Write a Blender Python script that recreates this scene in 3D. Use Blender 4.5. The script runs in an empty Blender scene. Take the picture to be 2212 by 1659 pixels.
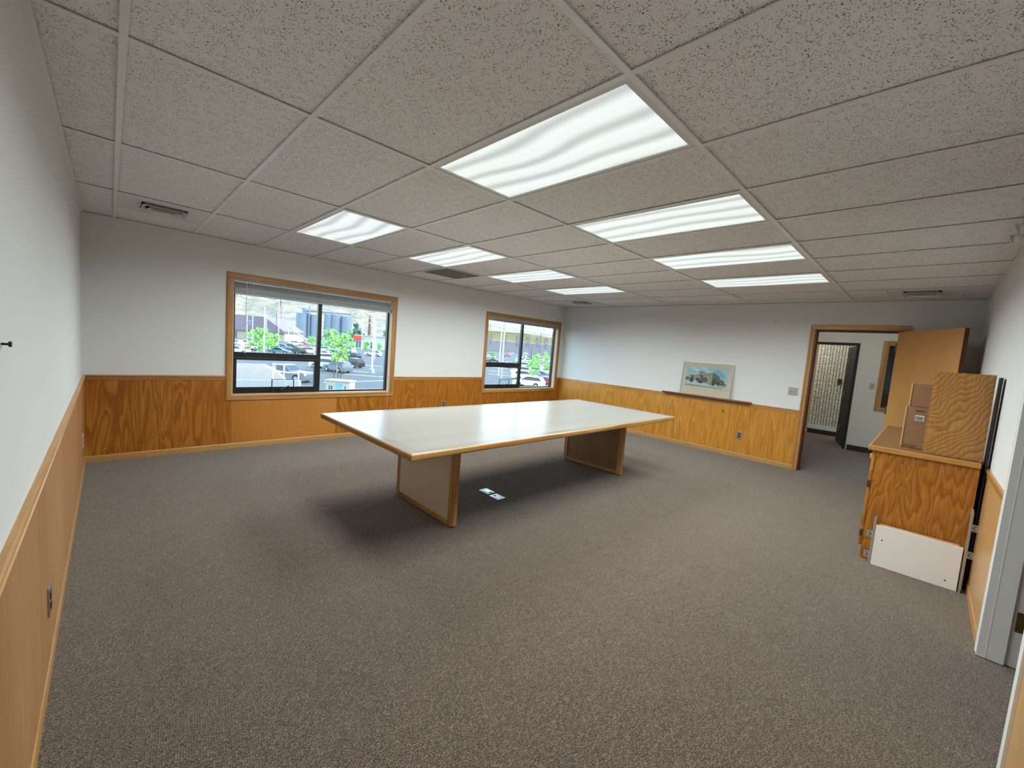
import bpy, bmesh, math, random
from mathutils import Vector, Matrix, Euler

# ------------------------------------------------------------------ camera, world, sun, exposure
scene = bpy.context.scene
COL = scene.collection
PI = math.pi
L, WD, H = 7.276, 6.04, 2.394            # room: x 0..L, y 0..-WD, ceiling height
FPX = 884.74
CAM = Vector((0.189, -5.6781, 1.4499))
cd = bpy.data.cameras.new('camera'); cam = bpy.data.objects.new('camera', cd); COL.objects.link(cam)
cam.location = CAM
cam.rotation_euler = (1.4813, -0.0773, -0.7729)
cd.sensor_fit = 'HORIZONTAL'; cd.sensor_width = 36.0; cd.lens = FPX / 2212 * 36
cd.clip_start = 0.02; cd.clip_end = 4000
scene.camera = cam
vs = scene.view_settings
vs.view_transform = 'Standard'; vs.look = 'None'; vs.gamma = 1.0; vs.use_curve_mapping = False
vs.exposure = 0.50
LAMP_W = 21.5                              # each ceiling fixture
SKY = 4.0
SUN = 4.6

def lin(v):
    v /= 255.0
    return v / 12.92 if v <= 0.04045 else ((v + 0.055) / 1.055) ** 2.4
def C(r, g, b): return (lin(r), lin(g), lin(b), 1.0)

world = bpy.data.worlds.new('sky'); scene.world = world; world.use_nodes = True
wn = world.node_tree; bg = wn.nodes['Background']
tc = wn.nodes.new('ShaderNodeTexCoord'); sp = wn.nodes.new('ShaderNodeSeparateXYZ')
rp = wn.nodes.new('ShaderNodeValToRGB')
rp.color_ramp.elements[0].position = 0.0; rp.color_ramp.elements[0].color = (0.70, 0.90, 0.98, 1)
rp.color_ramp.elements[1].position = 0.6; rp.color_ramp.elements[1].color = (0.46, 0.72, 1.0, 1)
wn.links.new(tc.outputs['Generated'], sp.inputs[0]); wn.links.new(sp.outputs['Z'], rp.inputs[0])
wn.links.new(rp.outputs[0], bg.inputs['Color']); bg.inputs['Strength'].default_value = SKY
sd = bpy.data.lights.new('sun', 'SUN'); so = bpy.data.objects.new('sun', sd); COL.objects.link(so)
sd.energy = SUN; sd.angle = 0.01; sd.color = (1.0, 0.96, 0.9)
so.rotation_euler = Vector((-0.45, 0.62, -0.75)).to_track_quat('-Z', 'Y').to_euler()

# ------------------------------------------------------------------ helpers
def ray(u, v):
    q = cam.rotation_euler.to_matrix() @ Vector(((u - 1106) / FPX, -(v - 829.5) / FPX, -1.0))
    return q
GZ = -4.3
def ground(u, v, z=GZ):
    d = ray(u, v); t = (z - CAM.z) / d.z
    return CAM + d * t

def box(bm, x0, x1, y0, y1, z0, z1, bev=0.0):
    x0, x1 = min(x0, x1), max(x0, x1); y0, y1 = min(y0, y1), max(y0, y1); z0, z1 = min(z0, z1), max(z0, z1)
    r = bmesh.ops.create_cube(bm, size=1.0)
    vs_ = r['verts']
    for v in vs_:
        v.co = Vector((x0 + (v.co.x + .5) * (x1 - x0), y0 + (v.co.y + .5) * (y1 - y0), z0 + (v.co.z + .5) * (z1 - z0)))
    if bev > 0:
        es = list({e for v in vs_ for e in v.link_edges})
        bmesh.ops.bevel(bm, geom=es, offset=bev, segments=2, affect='EDGES', profile=0.5)
    return vs_
def B(*a, **k):
    bm = bmesh.new(); box(bm, *a, **k); return bm
def BS(lst, bev=0.0):
    bm = bmesh.new()
    for a in lst: box(bm, *a, bev=bev)
    return bm
def cyl(bm, p0, p1, r, seg=12, r2=None):
    p0, p1 = Vector(p0), Vector(p1); d = p1 - p0
    m = Matrix.Translation((p0 + p1) / 2) @ d.to_track_quat('Z', 'Y').to_matrix().to_4x4()
    bmesh.ops.create_cone(bm, cap_ends=True, segments=seg, radius1=r, radius2=r if r2 is None else r2, depth=d.length, matrix=m)
    return bm
def CY(p0, p1, r, seg=12, r2=None):
    return cyl(bmesh.new(), p0, p1, r, seg, r2)
def sph(bm, c, r, sub=2, sc=(1, 1, 1)):
    m = Matrix.Translation(Vector(c)) @ Matrix.Diagonal((sc[0], sc[1], sc[2], 1))
    bmesh.ops.create_icosphere(bm, subdivisions=sub, radius=r, matrix=m)
    return bm
def prism(bm, pts, ax, a, b):
    """pts: 2D polygon in the two other axes (in xyz order), extruded along ax from a to b"""
    def mk(p, t):
        if ax == 0: return Vector((t, p[0], p[1]))
        if ax == 1: return Vector((p[0], t, p[1]))
        return Vector((p[0], p[1], t))
    A = [bm.verts.new(mk(p, a)) for p in pts]; Bv = [bm.verts.new(mk(p, b)) for p in pts]
    n = len(pts)
    fs = [bm.faces.new(A), bm.faces.new(Bv[::-1])]
    for i in range(n):
        j = (i + 1) % n
        fs.append(bm.faces.new((A[j], A[i], Bv[i], Bv[j])))
    bmesh.ops.recalc_face_normals(bm, faces=bm.faces[:])
    return bm

def wloc(o):
    p = Vector((0, 0, 0))
    while o: p += o.location; o = o.parent
    return p
def obj(name, bm, m, parent=None, local=False, smooth=False):
    me = bpy.data.meshes.new(name)
    if parent is not None and not local:
        bmesh.ops.translate(bm, verts=bm.verts[:], vec=-wloc(parent))
    bm.to_mesh(me); bm.free()
    for x in (m if isinstance(m, (list, tuple)) else [m]): me.materials.append(x)
    if smooth:
        for p in me.polygons: p.use_smooth = True
    o = bpy.data.objects.new(name, me); COL.objects.link(o)
    if parent is not None: o.parent = parent
    return o
def tag(o, label, cat=None, group=None, kind=None):
    o['label'] = label
    if cat: o['category'] = cat
    if group: o['group'] = group
    if kind: o['kind'] = kind
    return o
def thing(name, label, cat, loc=(0, 0, 0), rz=0.0, group=None, kind=None):
    o = bpy.data.objects.new(name, None); COL.objects.link(o); o.location = loc; o.rotation_euler = (0, 0, rz)
    o.empty_display_size = 0.05
    return tag(o, label, cat, group, kind)
def single(name, bm, m, label, cat=None, group=None, kind=None, origin=None, smooth=False):
    """one-mesh thing built in world coordinates, origin moved to a base point"""
    if origin is None:
        xs = [v.co for v in bm.verts]
        origin = Vector((sum(p.x for p in xs) / len(xs), sum(p.y for p in xs) / len(xs), min(p.z for p in xs)))
    bmesh.ops.translate(bm, verts=bm.verts[:], vec=-Vector(origin))
    o = obj(name, bm, m, smooth=smooth); o.location = origin
    return tag(o, label, cat, group, kind)
def dup(root, loc=None, rz=None, **kw):
    r = root.copy(); COL.objects.link(r)
    if loc is not None: r.location = loc
    if rz is not None: r.rotation_euler = (0, 0, rz)
    for k, v in kw.items(): r[k] = v
    for ch in list(root.children):
        c = ch.copy(); COL.objects.link(c); c.parent = r
        for g in list(ch.children):
            d = g.copy(); COL.objects.link(d); d.parent = c
    return r

# ------------------------------------------------------------------ materials
class N:
    def __init__(s, name):
        s.m = bpy.data.materials.new(name); s.m.use_nodes = True
        s.t = s.m.node_tree; s.b = s.t.nodes['Principled BSDF']; s.out = s.t.nodes['Material Output']
    def n(s, typ, **kw):
        x = s.t.nodes.new('ShaderNode' + typ)
        for k, v in kw.items(): setattr(x, k, v)
        return x
    def l(s, a, b): s.t.links.new(a, b)
    def math(s, op, a, b=None, clamp=False):
        x = s.n('Math', operation=op, use_clamp=clamp)
        for i, q in enumerate((a, b)):
            if q is None: continue
            if isinstance(q, (int, float)): x.inputs[i].default_value = q
            else: s.l(q, x.inputs[i])
        return x.outputs[0]
    def coord(s, scale=(1, 1, 1), rnd=True):
        tc = s.n('TexCoord'); mp = s.n('Mapping'); mp.inputs['Scale'].default_value = scale
        src = tc.outputs['Object']
        if rnd:
            oi = s.n('ObjectInfo'); vm = s.n('VectorMath', operation='SCALE'); vm.inputs[0].default_value = (7.3, 11.7, 5.1)
            s.l(oi.outputs['Random'], vm.inputs['Scale'])
            ad = s.n('VectorMath', operation='ADD'); s.l(src, ad.inputs[0]); s.l(vm.outputs[0], ad.inputs[1]); src = ad.outputs[0]
        s.l(src, mp.inputs[0]); return mp.outputs[0]
    def noise(s, vec, scale, detail=2.0, rough=0.5, dist=0.0):
        x = s.n('TexNoise'); x.inputs['Scale'].default_value = scale; x.inputs['Detail'].default_value = detail
        x.inputs['Roughness'].default_value = rough; x.inputs['Distortion'].default_value = dist
        s.l(vec, x.inputs['Vector']); return x.outputs[0]
    def vor(s, vec, scale, out='Distance', feat='F1'):
        x = s.n('TexVoronoi', feature=feat); x.inputs['Scale'].default_value = scale
        s.l(vec, x.inputs['Vector']); return x.outputs[out]
    def ramp(s, fac, stops, interp='LINEAR'):
        x = s.n('ValToRGB'); x.color_ramp.interpolation = interp
        els = x.color_ramp.elements
        while len(els) < len(stops): els.new(0.5)
        for e, (p, c) in zip(els, stops):
            e.position = p; e.color = c if not isinstance(c, (int, float)) else (c, c, c, 1)
        s.l(fac, x.inputs[0]); return x.outputs[0]
    def mix(s, fac, a, b, typ='MIX'):
        x = s.n('MixRGB', blend_type=typ)
        for i, q in enumerate((fac, a, b)):
            if isinstance(q, (int, float)): x.inputs[i].default_value = q
            elif isinstance(q, tuple): x.inputs[i].default_value = q
            else: s.l(q, x.inputs[i])
        return x.outputs[0]
    def bump(s, h, strength=0.3, dist=0.002):
        x = s.n('Bump'); x.inputs['Strength'].default_value = strength; x.inputs['Distance'].default_value = dist
        s.l(h, x.inputs['Height']); s.l(x.outputs[0], s.b.inputs['Normal'])
    def col(s, c):
        if isinstance(c, tuple): s.b.inputs['Base Color'].default_value = c
        else: s.l(c, s.b.inputs['Base Color'])
    def set(s, rough=0.5, metal=0.0, spec=None, coat=None):
        s.b.inputs['Roughness'].default_value = rough; s.b.inputs['Metallic'].default_value = metal
        if spec is not None: s.b.inputs['Specular IOR Level'].default_value = spec
        if coat: s.b.inputs['Coat Weight'].default_value = coat; s.b.inputs['Coat Roughness'].default_value = 0.15
        return s.m

def plain(name, c, rough=0.5, metal=0.0, var=0.06, nscale=6.0, spec=None):
    s = N(name); f = s.noise(s.coord(), nscale, 3)
    c2 = tuple(max(0, x * (1 - 2 * var)) for x in c[:3]) + (1,)
    s.col(s.mix(f, c2, c)); return s.set(rough, metal, spec)

def wood(name, dark, mid, light, grain=2, rings=9.0, nscale=1.6, stretch=0.16, fine=0.35, rough=0.38, knots=0.0, contrast=1.0, coat=None, wob=0.0, lin=None):
    """plywood / sawn wood: contour lines of a stretched noise field, plus fine pores along the grain"""
    s = N(name)
    sc = [1.0, 1.0, 1.0]; sc[grain] = stretch
    v = s.coord(tuple(sc))
    f = s.noise(v, nscale, 2.0, 0.45, wob)
    r = s.math('MULTIPLY', f, rings)
    if lin:
        dp = s.n('VectorMath', operation='DOT_PRODUCT'); s.l(s.coord(), dp.inputs[0]); dp.inputs[1].default_value = lin
        r = s.math('ADD', r, dp.outputs['Value'])
    r = s.math('FRACT', r)
    band = s.ramp(r, [(0.0, 0.0), (0.55, 0.75), (0.8, 1.0), (0.92, 0.25), (1.0, 0.0)])
    sf = [60.0, 60.0, 60.0]; sf[grain] = 2.2
    g = s.noise(s.coord(tuple(sf)), 2.2, 2.0, 0.6)
    big = s.noise(s.coord(tuple(sc)), 0.9, 2.0)
    base = s.mix(band, mid if contrast < 0.01 else tuple(mid[i] * (1 - contrast) + dark[i] * contrast for i in range(3)) + (1,), light)
    base = s.mix(s.ramp(big, [(0.3, 0.0), (0.7, 0.45)]), base, mid)
    base = s.mix(s.math('MULTIPLY', s.ramp(g, [(0.42, 1.0), (0.62, 0.0)]), fine), base, dark)
    if knots > 0:
        sk = [1.0, 1.0, 1.0]; sk[grain] = 0.7
        kd = s.vor(s.coord(tuple(sk)), knots)
        base = s.mix(s.ramp(kd, [(0.0, 1.0), (0.035, 0.85), (0.075, 0.0)]), base, tuple(x * 0.35 for x in dark[:3]) + (1,))
    s.col(base)
    s.bump(s.math('ADD', s.math('MULTIPLY', r, 0.3), g), 0.06, 0.001)
    return s.set(rough, coat=coat)

M = {}
# painted wall, light orange-peel
def paint(name, c, amp=0.10):
    s = N(name); v = s.coord(rnd=False)
    s.col(s.mix(s.noise(v, 1.3, 4), tuple(x * 0.955 for x in c[:3]) + (1,), c))
    s.bump(s.noise(v, 150, 2, 0.6), amp, 0.003)
    return s.set(0.62, spec=0.3)
M['wall'] = paint('wall_paint', (0.74, 0.738, 0.722, 1), 0.22)
M['hall_wall'] = paint('hall_paint', (0.66, 0.60, 0.52, 1))
# acoustic tile
s = N('acoustic_tile'); v = s.coord()
wob = s.n('TexNoise'); wob.inputs['Scale'].default_value = 110; wob.inputs['Detail'].default_value = 2; s.l(v, wob.inputs['Vector'])
vm = s.n('VectorMath', operation='SCALE'); s.l(wob.outputs['Color'], vm.inputs[0]); vm.inputs['Scale'].default_value = 0.012
va = s.n('VectorMath', operation='ADD'); s.l(v, va.inputs[0]); s.l(vm.outputs[0], va.inputs[1])
d1 = s.vor(va.outputs[0], 150)
d2 = s.vor(va.outputs[0], 190)
speck = s.ramp(d1, [(0.0, 1.0), (0.23, 1.0), (0.33, 0.0)])
gate = s.ramp(s.noise(v, 30, 2), [(0.36, 0.0), (0.50, 1.0)])
speck = s.math('MULTIPLY', speck, gate)
pin = s.math('MULTIPLY', s.ramp(d2, [(0.0, 1.0), (0.2, 0.0)]), 0.35)
mask = s.math('MAXIMUM', speck, pin)
tile_c = s.mix(s.noise(v, 3, 3), (0.83, 0.83, 0.82, 1), (0.89, 0.89, 0.88, 1))
s.col(s.mix(mask, tile_c, (0.09, 0.088, 0.083, 1)))
s.bump(s.math('MULTIPLY', mask, -1.0), 0.5, 0.003)
M['tile'] = s.set(0.9, spec=0.1)
M['tee'] = plain('white_tee', (0.84, 0.84, 0.84, 1), 0.28, var=0.02)
M['white_metal'] = plain('white_enamel', (0.72, 0.72, 0.70, 1), 0.4, var=0.02)
# carpet
s = N('carpet'); v = s.coord(rnd=False)
wn2 = s.n('TexNoise'); wn2.inputs['Scale'].default_value = 5; s.l(v, wn2.inputs['Vector'])
vm = s.n('VectorMath', operation='SCALE'); s.l(wn2.outputs['Color'], vm.inputs[0]); vm.inputs['Scale'].default_value = 0.003
va = s.n('VectorMath', operation='ADD'); s.l(v, va.inputs[0]); s.l(vm.outputs[0], va.inputs[1])
mp = s.n('Mapping'); mp.inputs['Scale'].default_value = (1.0, 1.45, 1.0); mp.inputs['Rotation'].default_value = (0, 0, 0.08); s.l(va.outputs[0], mp.inputs[0])
vd = s.n('TexVoronoi'); vd.inputs['Scale'].default_value = 128; vd.inputs['Randomness'].default_value = 0.6; s.l(mp.outputs[0], vd.inputs['Vector'])
hue = s.n('SeparateColor'); s.l(vd.outputs['Color'], hue.inputs[0])
loopc = s.ramp(hue.outputs[0], [(0.0, C(108, 89, 75)), (0.4, C(124, 105, 90)), (0.75, C(136, 117, 101)), (1.0, C(160, 140, 123))])
edge = s.ramp(vd.outputs['Distance'], [(0.15, 1.0), (0.62, 0.32)])
cc = s.mix(1.0, loopc, edge, 'MULTIPLY')
patch = s.ramp(s.noise(v, 0.9, 4, 0.55), [(0.3, 0.97), (0.7, 1.03)])
cc = s.mix(1.0, cc, patch, 'MULTIPLY')
s.col(cc)
s.bump(s.math('MULTIPLY', vd.outputs['Distance'], -1.0), 0.9, 0.006)
M['carpet'] = s.set(0.95, spec=0.08); s.b.inputs['Sheen Weight'].default_value = 0.35; s.b.inputs['Sheen Roughness'].default_value = 0.45; s.b.inputs['Sheen Tint'].default_value = (0.85, 0.84, 0.76, 1)
# woods
M['ply_window'] = wood('rotary_fir_plywood', C(120, 60, 6), C(172, 104, 28), C(190, 124, 42), rings=12, nscale=5.5, stretch=0.15, contrast=0.65, rough=0.33, wob=0.7)
M['ply_plain'] = wood('plain_plywood', C(152, 90, 32), C(190, 124, 52), C(200, 134, 60), rings=3, nscale=1.2, stretch=0.15, contrast=0.35, fine=0.25, rough=0.33)
M['ply_knotty'] = wood('knotty_plywood', C(150, 88, 20), C(204, 142, 54), C(214, 154, 66), rings=11, nscale=6.0, stretch=0.07, contrast=0.5, rough=0.33, knots=2.7)
M['ply_window_knot'] = wood('knotty_fir_plywood', C(120, 60, 6), C(172, 104, 28), C(190, 124, 42), rings=14, nscale=4.2, stretch=0.12, contrast=0.6, rough=0.33, wob=0.4, knots=2.6)
M['ply_left'] = wood('lauan_plywood', C(142, 94, 56), C(180, 130, 82), C(190, 141, 92), rings=2.5, nscale=2.0, stretch=0.06, contrast=0.35, fine=0.4, rough=0.4)
M['ply_right'] = wood('birch_plywood', C(168, 122, 70), C(198, 152, 98), C(206, 162, 110), rings=2, nscale=1.4, stretch=0.1, contrast=0.3, fine=0.2, rough=0.35)
M['trim_x'] = wood('trim_oak_x', C(130, 84, 36), C(180, 128, 68), C(196, 148, 88), grain=0, rings=5, nscale=3, stretch=0.05, contrast=0.5, rough=0.35)
M['trim_y'] = wood('trim_oak_y', C(150, 102, 48), C(204, 154, 92), C(216, 170, 110), grain=1, rings=5, nscale=3, stretch=0.05, contrast=0.5, rough=0.35)
M['trim_z'] = wood('trim_oak_z', C(130, 84, 36), C(180, 128, 68), C(196, 148, 88), grain=2, rings=5, nscale=3, stretch=0.05, contrast=0.5, rough=0.35)
M['base_x'] = wood('base_oak_x', C(150, 104, 52), C(196, 148, 88), C(208, 162, 104), grain=0, rings=4, nscale=3, stretch=0.05, contrast=0.4, rough=0.38)
M['base_y'] = wood('base_oak_y', C(150, 104, 52), C(196, 148, 88), C(208, 162, 104), grain=1, rings=4, nscale=3, stretch=0.05, contrast=0.4, rough=0.38)
M['liner'] = wood('liner_wood', C(176, 140, 104), C(206, 174, 140), C(214, 184, 152), rings=3, nscale=3, stretch=0.06, contrast=0.3, rough=0.4)
M['cab'] = wood('cabinet_oak_ply', C(128, 70, 14), C(184, 116, 40), C(204, 138, 58), rings=11, nscale=6.2, stretch=0.24, contrast=0.58, rough=0.36, wob=0.9, lin=(0, 7, 5))
M['cab_edge'] = wood('cabinet_oak_edge', C(146, 92, 34), C(196, 136, 64), C(210, 154, 82), grain=1, rings=4, nscale=4, stretch=0.05, contrast=0.5, rough=0.35)
M['cab_top'] = plain('brown_laminate', C(128, 92, 58), 0.3, var=0.15, nscale=9)
M['loose'] = wood('oak_cathedral', C(124, 78, 26), C(176, 122, 56), C(190, 138, 72), rings=9, nscale=3.4, stretch=0.6, contrast=0.65, rough=0.4, wob=0.6, lin=(0, 24, 20))
M['leaf'] = wood('door_birch', C(164, 110, 54), C(204, 148, 84), C(212, 158, 94), rings=2.5, nscale=1.8, stretch=0.3, contrast=0.3, fine=0.2, rough=0.42)
M['leaf_edge'] = plain('door_edge_brown', C(96, 48, 22), 0.45)
M['tab_edge'] = wood('table_oak_edge', C(128, 84, 36), C(182, 132, 72), C(200, 156, 98), grain=0, rings=7, nscale=5, stretch=0.06, contrast=0.7, rough=0.35)
M['tab_edge_y'] = wood('table_oak_edge_y', C(128, 84, 36), C(182, 132, 72), C(200, 156, 98), grain=1, rings=7, nscale=5, stretch=0.06, contrast=0.7, rough=0.35)
M['tab_edge_z'] = wood('table_oak_edge_z', C(128, 84, 36), C(182, 132, 72), C(200, 156, 98), grain=2, rings=7, nscale=5, stretch=0.06, contrast=0.7, rough=0.35)
M['tab_pale_x'] = wood('whitewashed_oak_x', C(116, 104, 84), C(142, 134, 122), C(150, 143, 130), grain=0, rings=6, nscale=4, stretch=0.06, contrast=0.4, fine=0.3, rough=0.22)
M['tab_pale_y'] = wood('whitewashed_oak_y', C(116, 104, 84), C(142, 134, 122), C(150, 143, 130), grain=1, rings=6, nscale=4, stretch=0.06, contrast=0.4, fine=0.3, rough=0.22)
M['tab_top'] = wood('cream_laminate', C(136, 131, 122), C(144, 139, 131), C(148, 143, 135), grain=0, rings=3, nscale=2, stretch=0.08, contrast=0.3, fine=0.12, rough=0.26)
for k_ in ('tab_top', 'tab_pale_x', 'tab_pale_y'): M[k_].node_tree.nodes['Principled BSDF'].inputs['Specular IOR Level'].default_value = 0.28
M['tab_panel'] = plain('cream_panel', C(206, 192, 168), 0.4, var=0.04)
M['tab_inner'] = wood('brown_leg_board', C(104, 76, 46), C(142, 108, 70), C(156, 122, 82), rings=3, nscale=2, stretch=0.15, contrast=0.4, rough=0.45)
M['ledge'] = wood('dark_ledge_wood', C(92, 54, 26), C(134, 84, 46), C(150, 98, 58), grain=1, rings=4, nscale=4, stretch=0.05, contrast=0.5, rough=0.4)
M['black_alu'] = plain('black_aluminium', (0.012, 0.012, 0.014, 1), 0.35, var=0.1)
M['bronze'] = plain('dark_bronze', (0.007, 0.0065, 0.010, 1), 0.65, var=0.1)
M['steel'] = plain('brushed_steel', (0.55, 0.55, 0.56, 1), 0.32, 1.0, var=0.04)
M['brass'] = plain('aged_brass', (0.20, 0.13, 0.05, 1), 0.4, 0.9, var=0.1)
M['alu_blind'] = plain('grey_blind_slat', (0.42, 0.41, 0.40, 1), 0.4, 0.3, var=0.04)
M['black'] = plain('black_plastic', (0.01, 0.01, 0.011, 1), 0.5)
M['dark_base'] = plain('dark_rubber_base', (0.022, 0.014, 0.012, 1), 0.5)
M['door_grey'] = plain('grey_steel_paint', C(230, 229, 226), 0.42, var=0.03)
M['door_white'] = plain('lit_edge_caulk_white', C(238, 238, 232), 0.4, var=0.02)
M['plate_ss'] = plain('stainless_plate', (0.50, 0.48, 0.46, 1), 0.35, 0.85, var=0.03)
M['plate_beige'] = plain('ivory_plastic', C(214, 204, 186), 0.4, var=0.02)
M['outlet_dark'] = plain('brown_outlet', (0.035, 0.022, 0.016, 1), 0.45)
M['card'] = plain('cardboard', C(150, 112, 76), 0.8, var=0.08, nscale=14)
M['card_edge'] = plain('cardboard_edge', C(208, 172, 130), 0.8, var=0.05)
M['ink'] = plain('marker_ink', (0.02, 0.012, 0.02, 1), 0.6)
M['paper'] = plain('white_paper', C(232, 230, 222), 0.7, var=0.01)
M['melamine'] = plain('white_melamine', C(242, 238, 234), 0.45, var=0.02)
M['galv'] = plain('zinc_slide', (0.60, 0.59, 0.56, 1), 0.38, 0.75, var=0.06)
M['mat_board'] = plain('beige_mat', C(228, 199, 170), 0.6, var=0.03)
M['grille_grey'] = plain('dusty_grille', (0.22, 0.21, 0.195, 1), 0.7, var=0.1)
M['concrete'] = plain('concrete', C(156, 152, 148), 0.85, var=0.08, nscale=1.2)
M['concrete_pink'] = plain('tinted_concrete', C(176, 160, 152), 0.85, var=0.06, nscale=1.2)

def glass(name, tint, refl=0.06, trans=1.0):
    m = bpy.data.materials.new(name); m.use_nodes = True; t = m.node_tree; t.nodes.clear()
    o = t.nodes.new('ShaderNodeOutputMaterial'); mx = t.nodes.new('ShaderNodeMixShader')
    tr = t.nodes.new('ShaderNodeBsdfTransparent'); gl = t.nodes.new('ShaderNodeBsdfGlossy')
    tr.inputs[0].default_value = tint; gl.inputs['Roughness'].default_value = 0.02
    mx.inputs[0].default_value = refl
    t.links.new(tr.outputs[0], mx.inputs[1]); t.links.new(gl.outputs[0], mx.inputs[2]); t.links.new(mx.outputs[0], o.inputs[0])
    return m
M['glass'] = glass('window_glass', (0.93, 0.97, 0.98, 1), 0.04)
s = N('dark_glass'); s.col((0.012, 0.016, 0.018, 1)); M['dark_glass'] = s.set(0.08)
# lamp diffuser: brighter streaks under the tubes
s = N('prismatic_diffuser'); v = s.coord(rnd=True)
tcx = s.n('TexCoord'); sx = s.n('SeparateXYZ'); s.l(tcx.outputs['Object'], sx.inputs[0])
wb = s.noise(s.coord((1.0, 0.7, 1.0)), 1.6, 1.0)
xx = s.math('ADD', sx.outputs['X'], s.math('MULTIPLY', s.math('SUBTRACT', wb, 0.5), 0.22))
st = s.math('SINE', s.math('MULTIPLY', xx, 36.0))
st2 = s.math('SINE', s.math('ADD', s.math('MULTIPLY', xx, 71.0), 1.3))
fac = s.math('ADD', s.math('MULTIPLY', st, 0.20), s.math('MULTIPLY', st2, 0.07))
chk = s.n('TexChecker'); chk.inputs['Scale'].default_value = 140.0; s.l(tcx.outputs['Object'], chk.inputs['Vector'])
fac = s.math('ADD', fac, s.math('MULTIPLY', chk.outputs['Fac'], 0.07))
emi = s.math('ADD', s.math('MULTIPLY', fac, 0.6), 0.50)
s.col((0.3, 0.31, 0.31, 1)); s.set(0.3)
s.b.inputs['Emission Color'].default_value = (0.90, 1.0, 0.985, 1); s.l(emi, s.b.inputs['Emission Strength'])
M['diffuser'] = s.m

# ------------------------------------------------------------------ room shell
W1 = (1.203, 3.205, 0.635, 1.995)        # window hole x0,x1,z0,z1
W2 = (5.083, 7.083, 0.635, 1.995)
D1 = (-4.487, -5.395, 2.03)              # far door opening
D2 = (2.50, 3.545, 2.09)                 # right wall steel frame opening (outer)

tag(obj('floor', B(-0.12, L + 0.10, -WD - 0.16, 0.16, -0.10, 0.0), M['carpet']), 'brown-grey looped carpet covering the room floor', kind='structure')
wl = tag(obj('wall_left', B(-0.12, 0, -WD - 0.16, 0.0, 0, 2.6), M['wall']), 'white painted wall with lauan wainscot and a steel outlet', kind='structure')
ww = obj('wall_window', BS([(-0.12, W1[0], 0, 0.16, 0, 2.6), (W1[1], W2[0], 0, 0.16, 0, 2.6), (W2[1], L + 0.12, 0, 0.16, 0, 2.6),
     (W1[0], W1[1], 0, 0.16, 0, W1[2]), (W1[0], W1[1], 0, 0.16, W1[3], 2.6), (W2[0], W2[1], 0, 0.16, 0, W2[2]), (W2[0], W2[1], 0, 0.16, W2[3], 2.6)]), M['wall'])
tag(ww, 'white painted wall holding the two windows', kind='structure')
wf = obj('wall_far', BS([(L, L + 0.12, D1[0], 0.0, 0, 2.6), (L, L + 0.12, D1[1], -WD - 0.16, 0, 2.6), (L, L + 0.12, D1[1], D1[0], D1[2], 2.6)]), M['wall'])
tag(wf, 'white painted wall with the wooden doorway and picture ledge', kind='structure')
wr = obj('wall_right', BS([(0, D2[0], -WD - 0.16, -WD, 0, 2.6), (D2[1], L, -WD - 0.16, -WD, 0, 2.6), (D2[0], D2[1], -WD - 0.16, -WD, D2[2], 2.6)]), M['wall'])
tag(wr, 'white painted wall behind the oak cabinet', kind='structure')

# wainscot panels, one object per sheet
PT, PH, GAP = 0.008, 0.83, 0.0009
def panel(parent, parts, m): return obj('panel', BS(parts), m, parent)
edges = [0.0, -1.20, -2.40, -3.585, -4.80, -WD]
for a, b in zip(edges, edges[1:]):
    panel(wl, [(0, PT, a - GAP, b + GAP, 0, PH)], M['ply_left'])
ex = [0.0, 1.205, 2.422, 3.64, 4.86, 6.08, L]
for i, (a, b) in enumerate(zip(ex, ex[1:])):
    parts = [(a + GAP, b - GAP, -PT, 0, 0, 0.60)]
    up = [(a + GAP, b - GAP)]
    for h in (W1, W2):
        nu = []
        for p, q in up:
            if h[1] + .03 <= p or h[0] - .03 >= q: nu.append((p, q)); continue
            if h[0] - .03 > p: nu.append((p, h[0] - .03))
            if h[1] + .03 < q: nu.append((h[1] + .03, q))
        up = nu
    parts += [(p, q, -PT, 0, 0.60, PH) for p, q in up]
    panel(ww, parts, [M['ply_window'], M['ply_plain'], M['ply_window'], M['ply_window_knot'], M['ply_window'], M['ply_window']][i])
ey = [0.0, -1.205, -2.41, -3.63, D1[0] + 0.058]
for a, b in zip(ey, ey[1:]): panel(wf, [(L - PT, L, a - GAP, b + GAP, 0, PH)], M['ply_knotty'])
panel(wf, [(L - PT, L, D1[1] - 0.06, -WD, 0, PH)], M['ply_knotty'])
for a, b in ((0.0, 1.2), (1.2, D2[0]), (D2[1], 4.75), (4.75, 5.97), (5.97, L)):
    panel(wr, [(a + GAP, b - GAP, -WD, -WD + PT, 0, PH)], M['ply_right'])

# chair rails and baseboards
RAIL = [(0.0, 0.8145), (0.010, 0.8145), (0.014, 0.820), (0.010, 0.826), (0.013, 0.832), (0.014, 0.850), (0.019, 0.854), (0.021, 0.860), (0.019, 0.866), (0.013, 0.8695), (0.0, 0.8695)]
BASE = [(0.0, 0.0), (0.0125, 0.0), (0.0125, 0.055), (0.009, 0.064), (0.0, 0.068)]
def run(bm, prof, side, a, b):
    if side == 'left': prism(bm, prof, 1, a, b)
    if side == 'far': prism(bm, [(L - d, z) for d, z in prof], 1, a, b)
    if side == 'window': prism(bm, [(-d, z) for d, z in prof], 0, a, b)
    if side == 'right': prism(bm, [(-WD + d, z) for d, z in prof], 0, a, b)
RUNS = {'left': [(0, -WD)], 'window': [(0, 1.145), (3.273, 5.028), (7.141, L)], 'far': [(0, D1[0] + 0.058), (D1[1] - 0.06, -WD)], 'right': [(0, D2[0] - .012), (D2[1] + .012, L)]}
BRUNS = dict(RUNS); BRUNS['window'] = [(0, L)]
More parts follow.
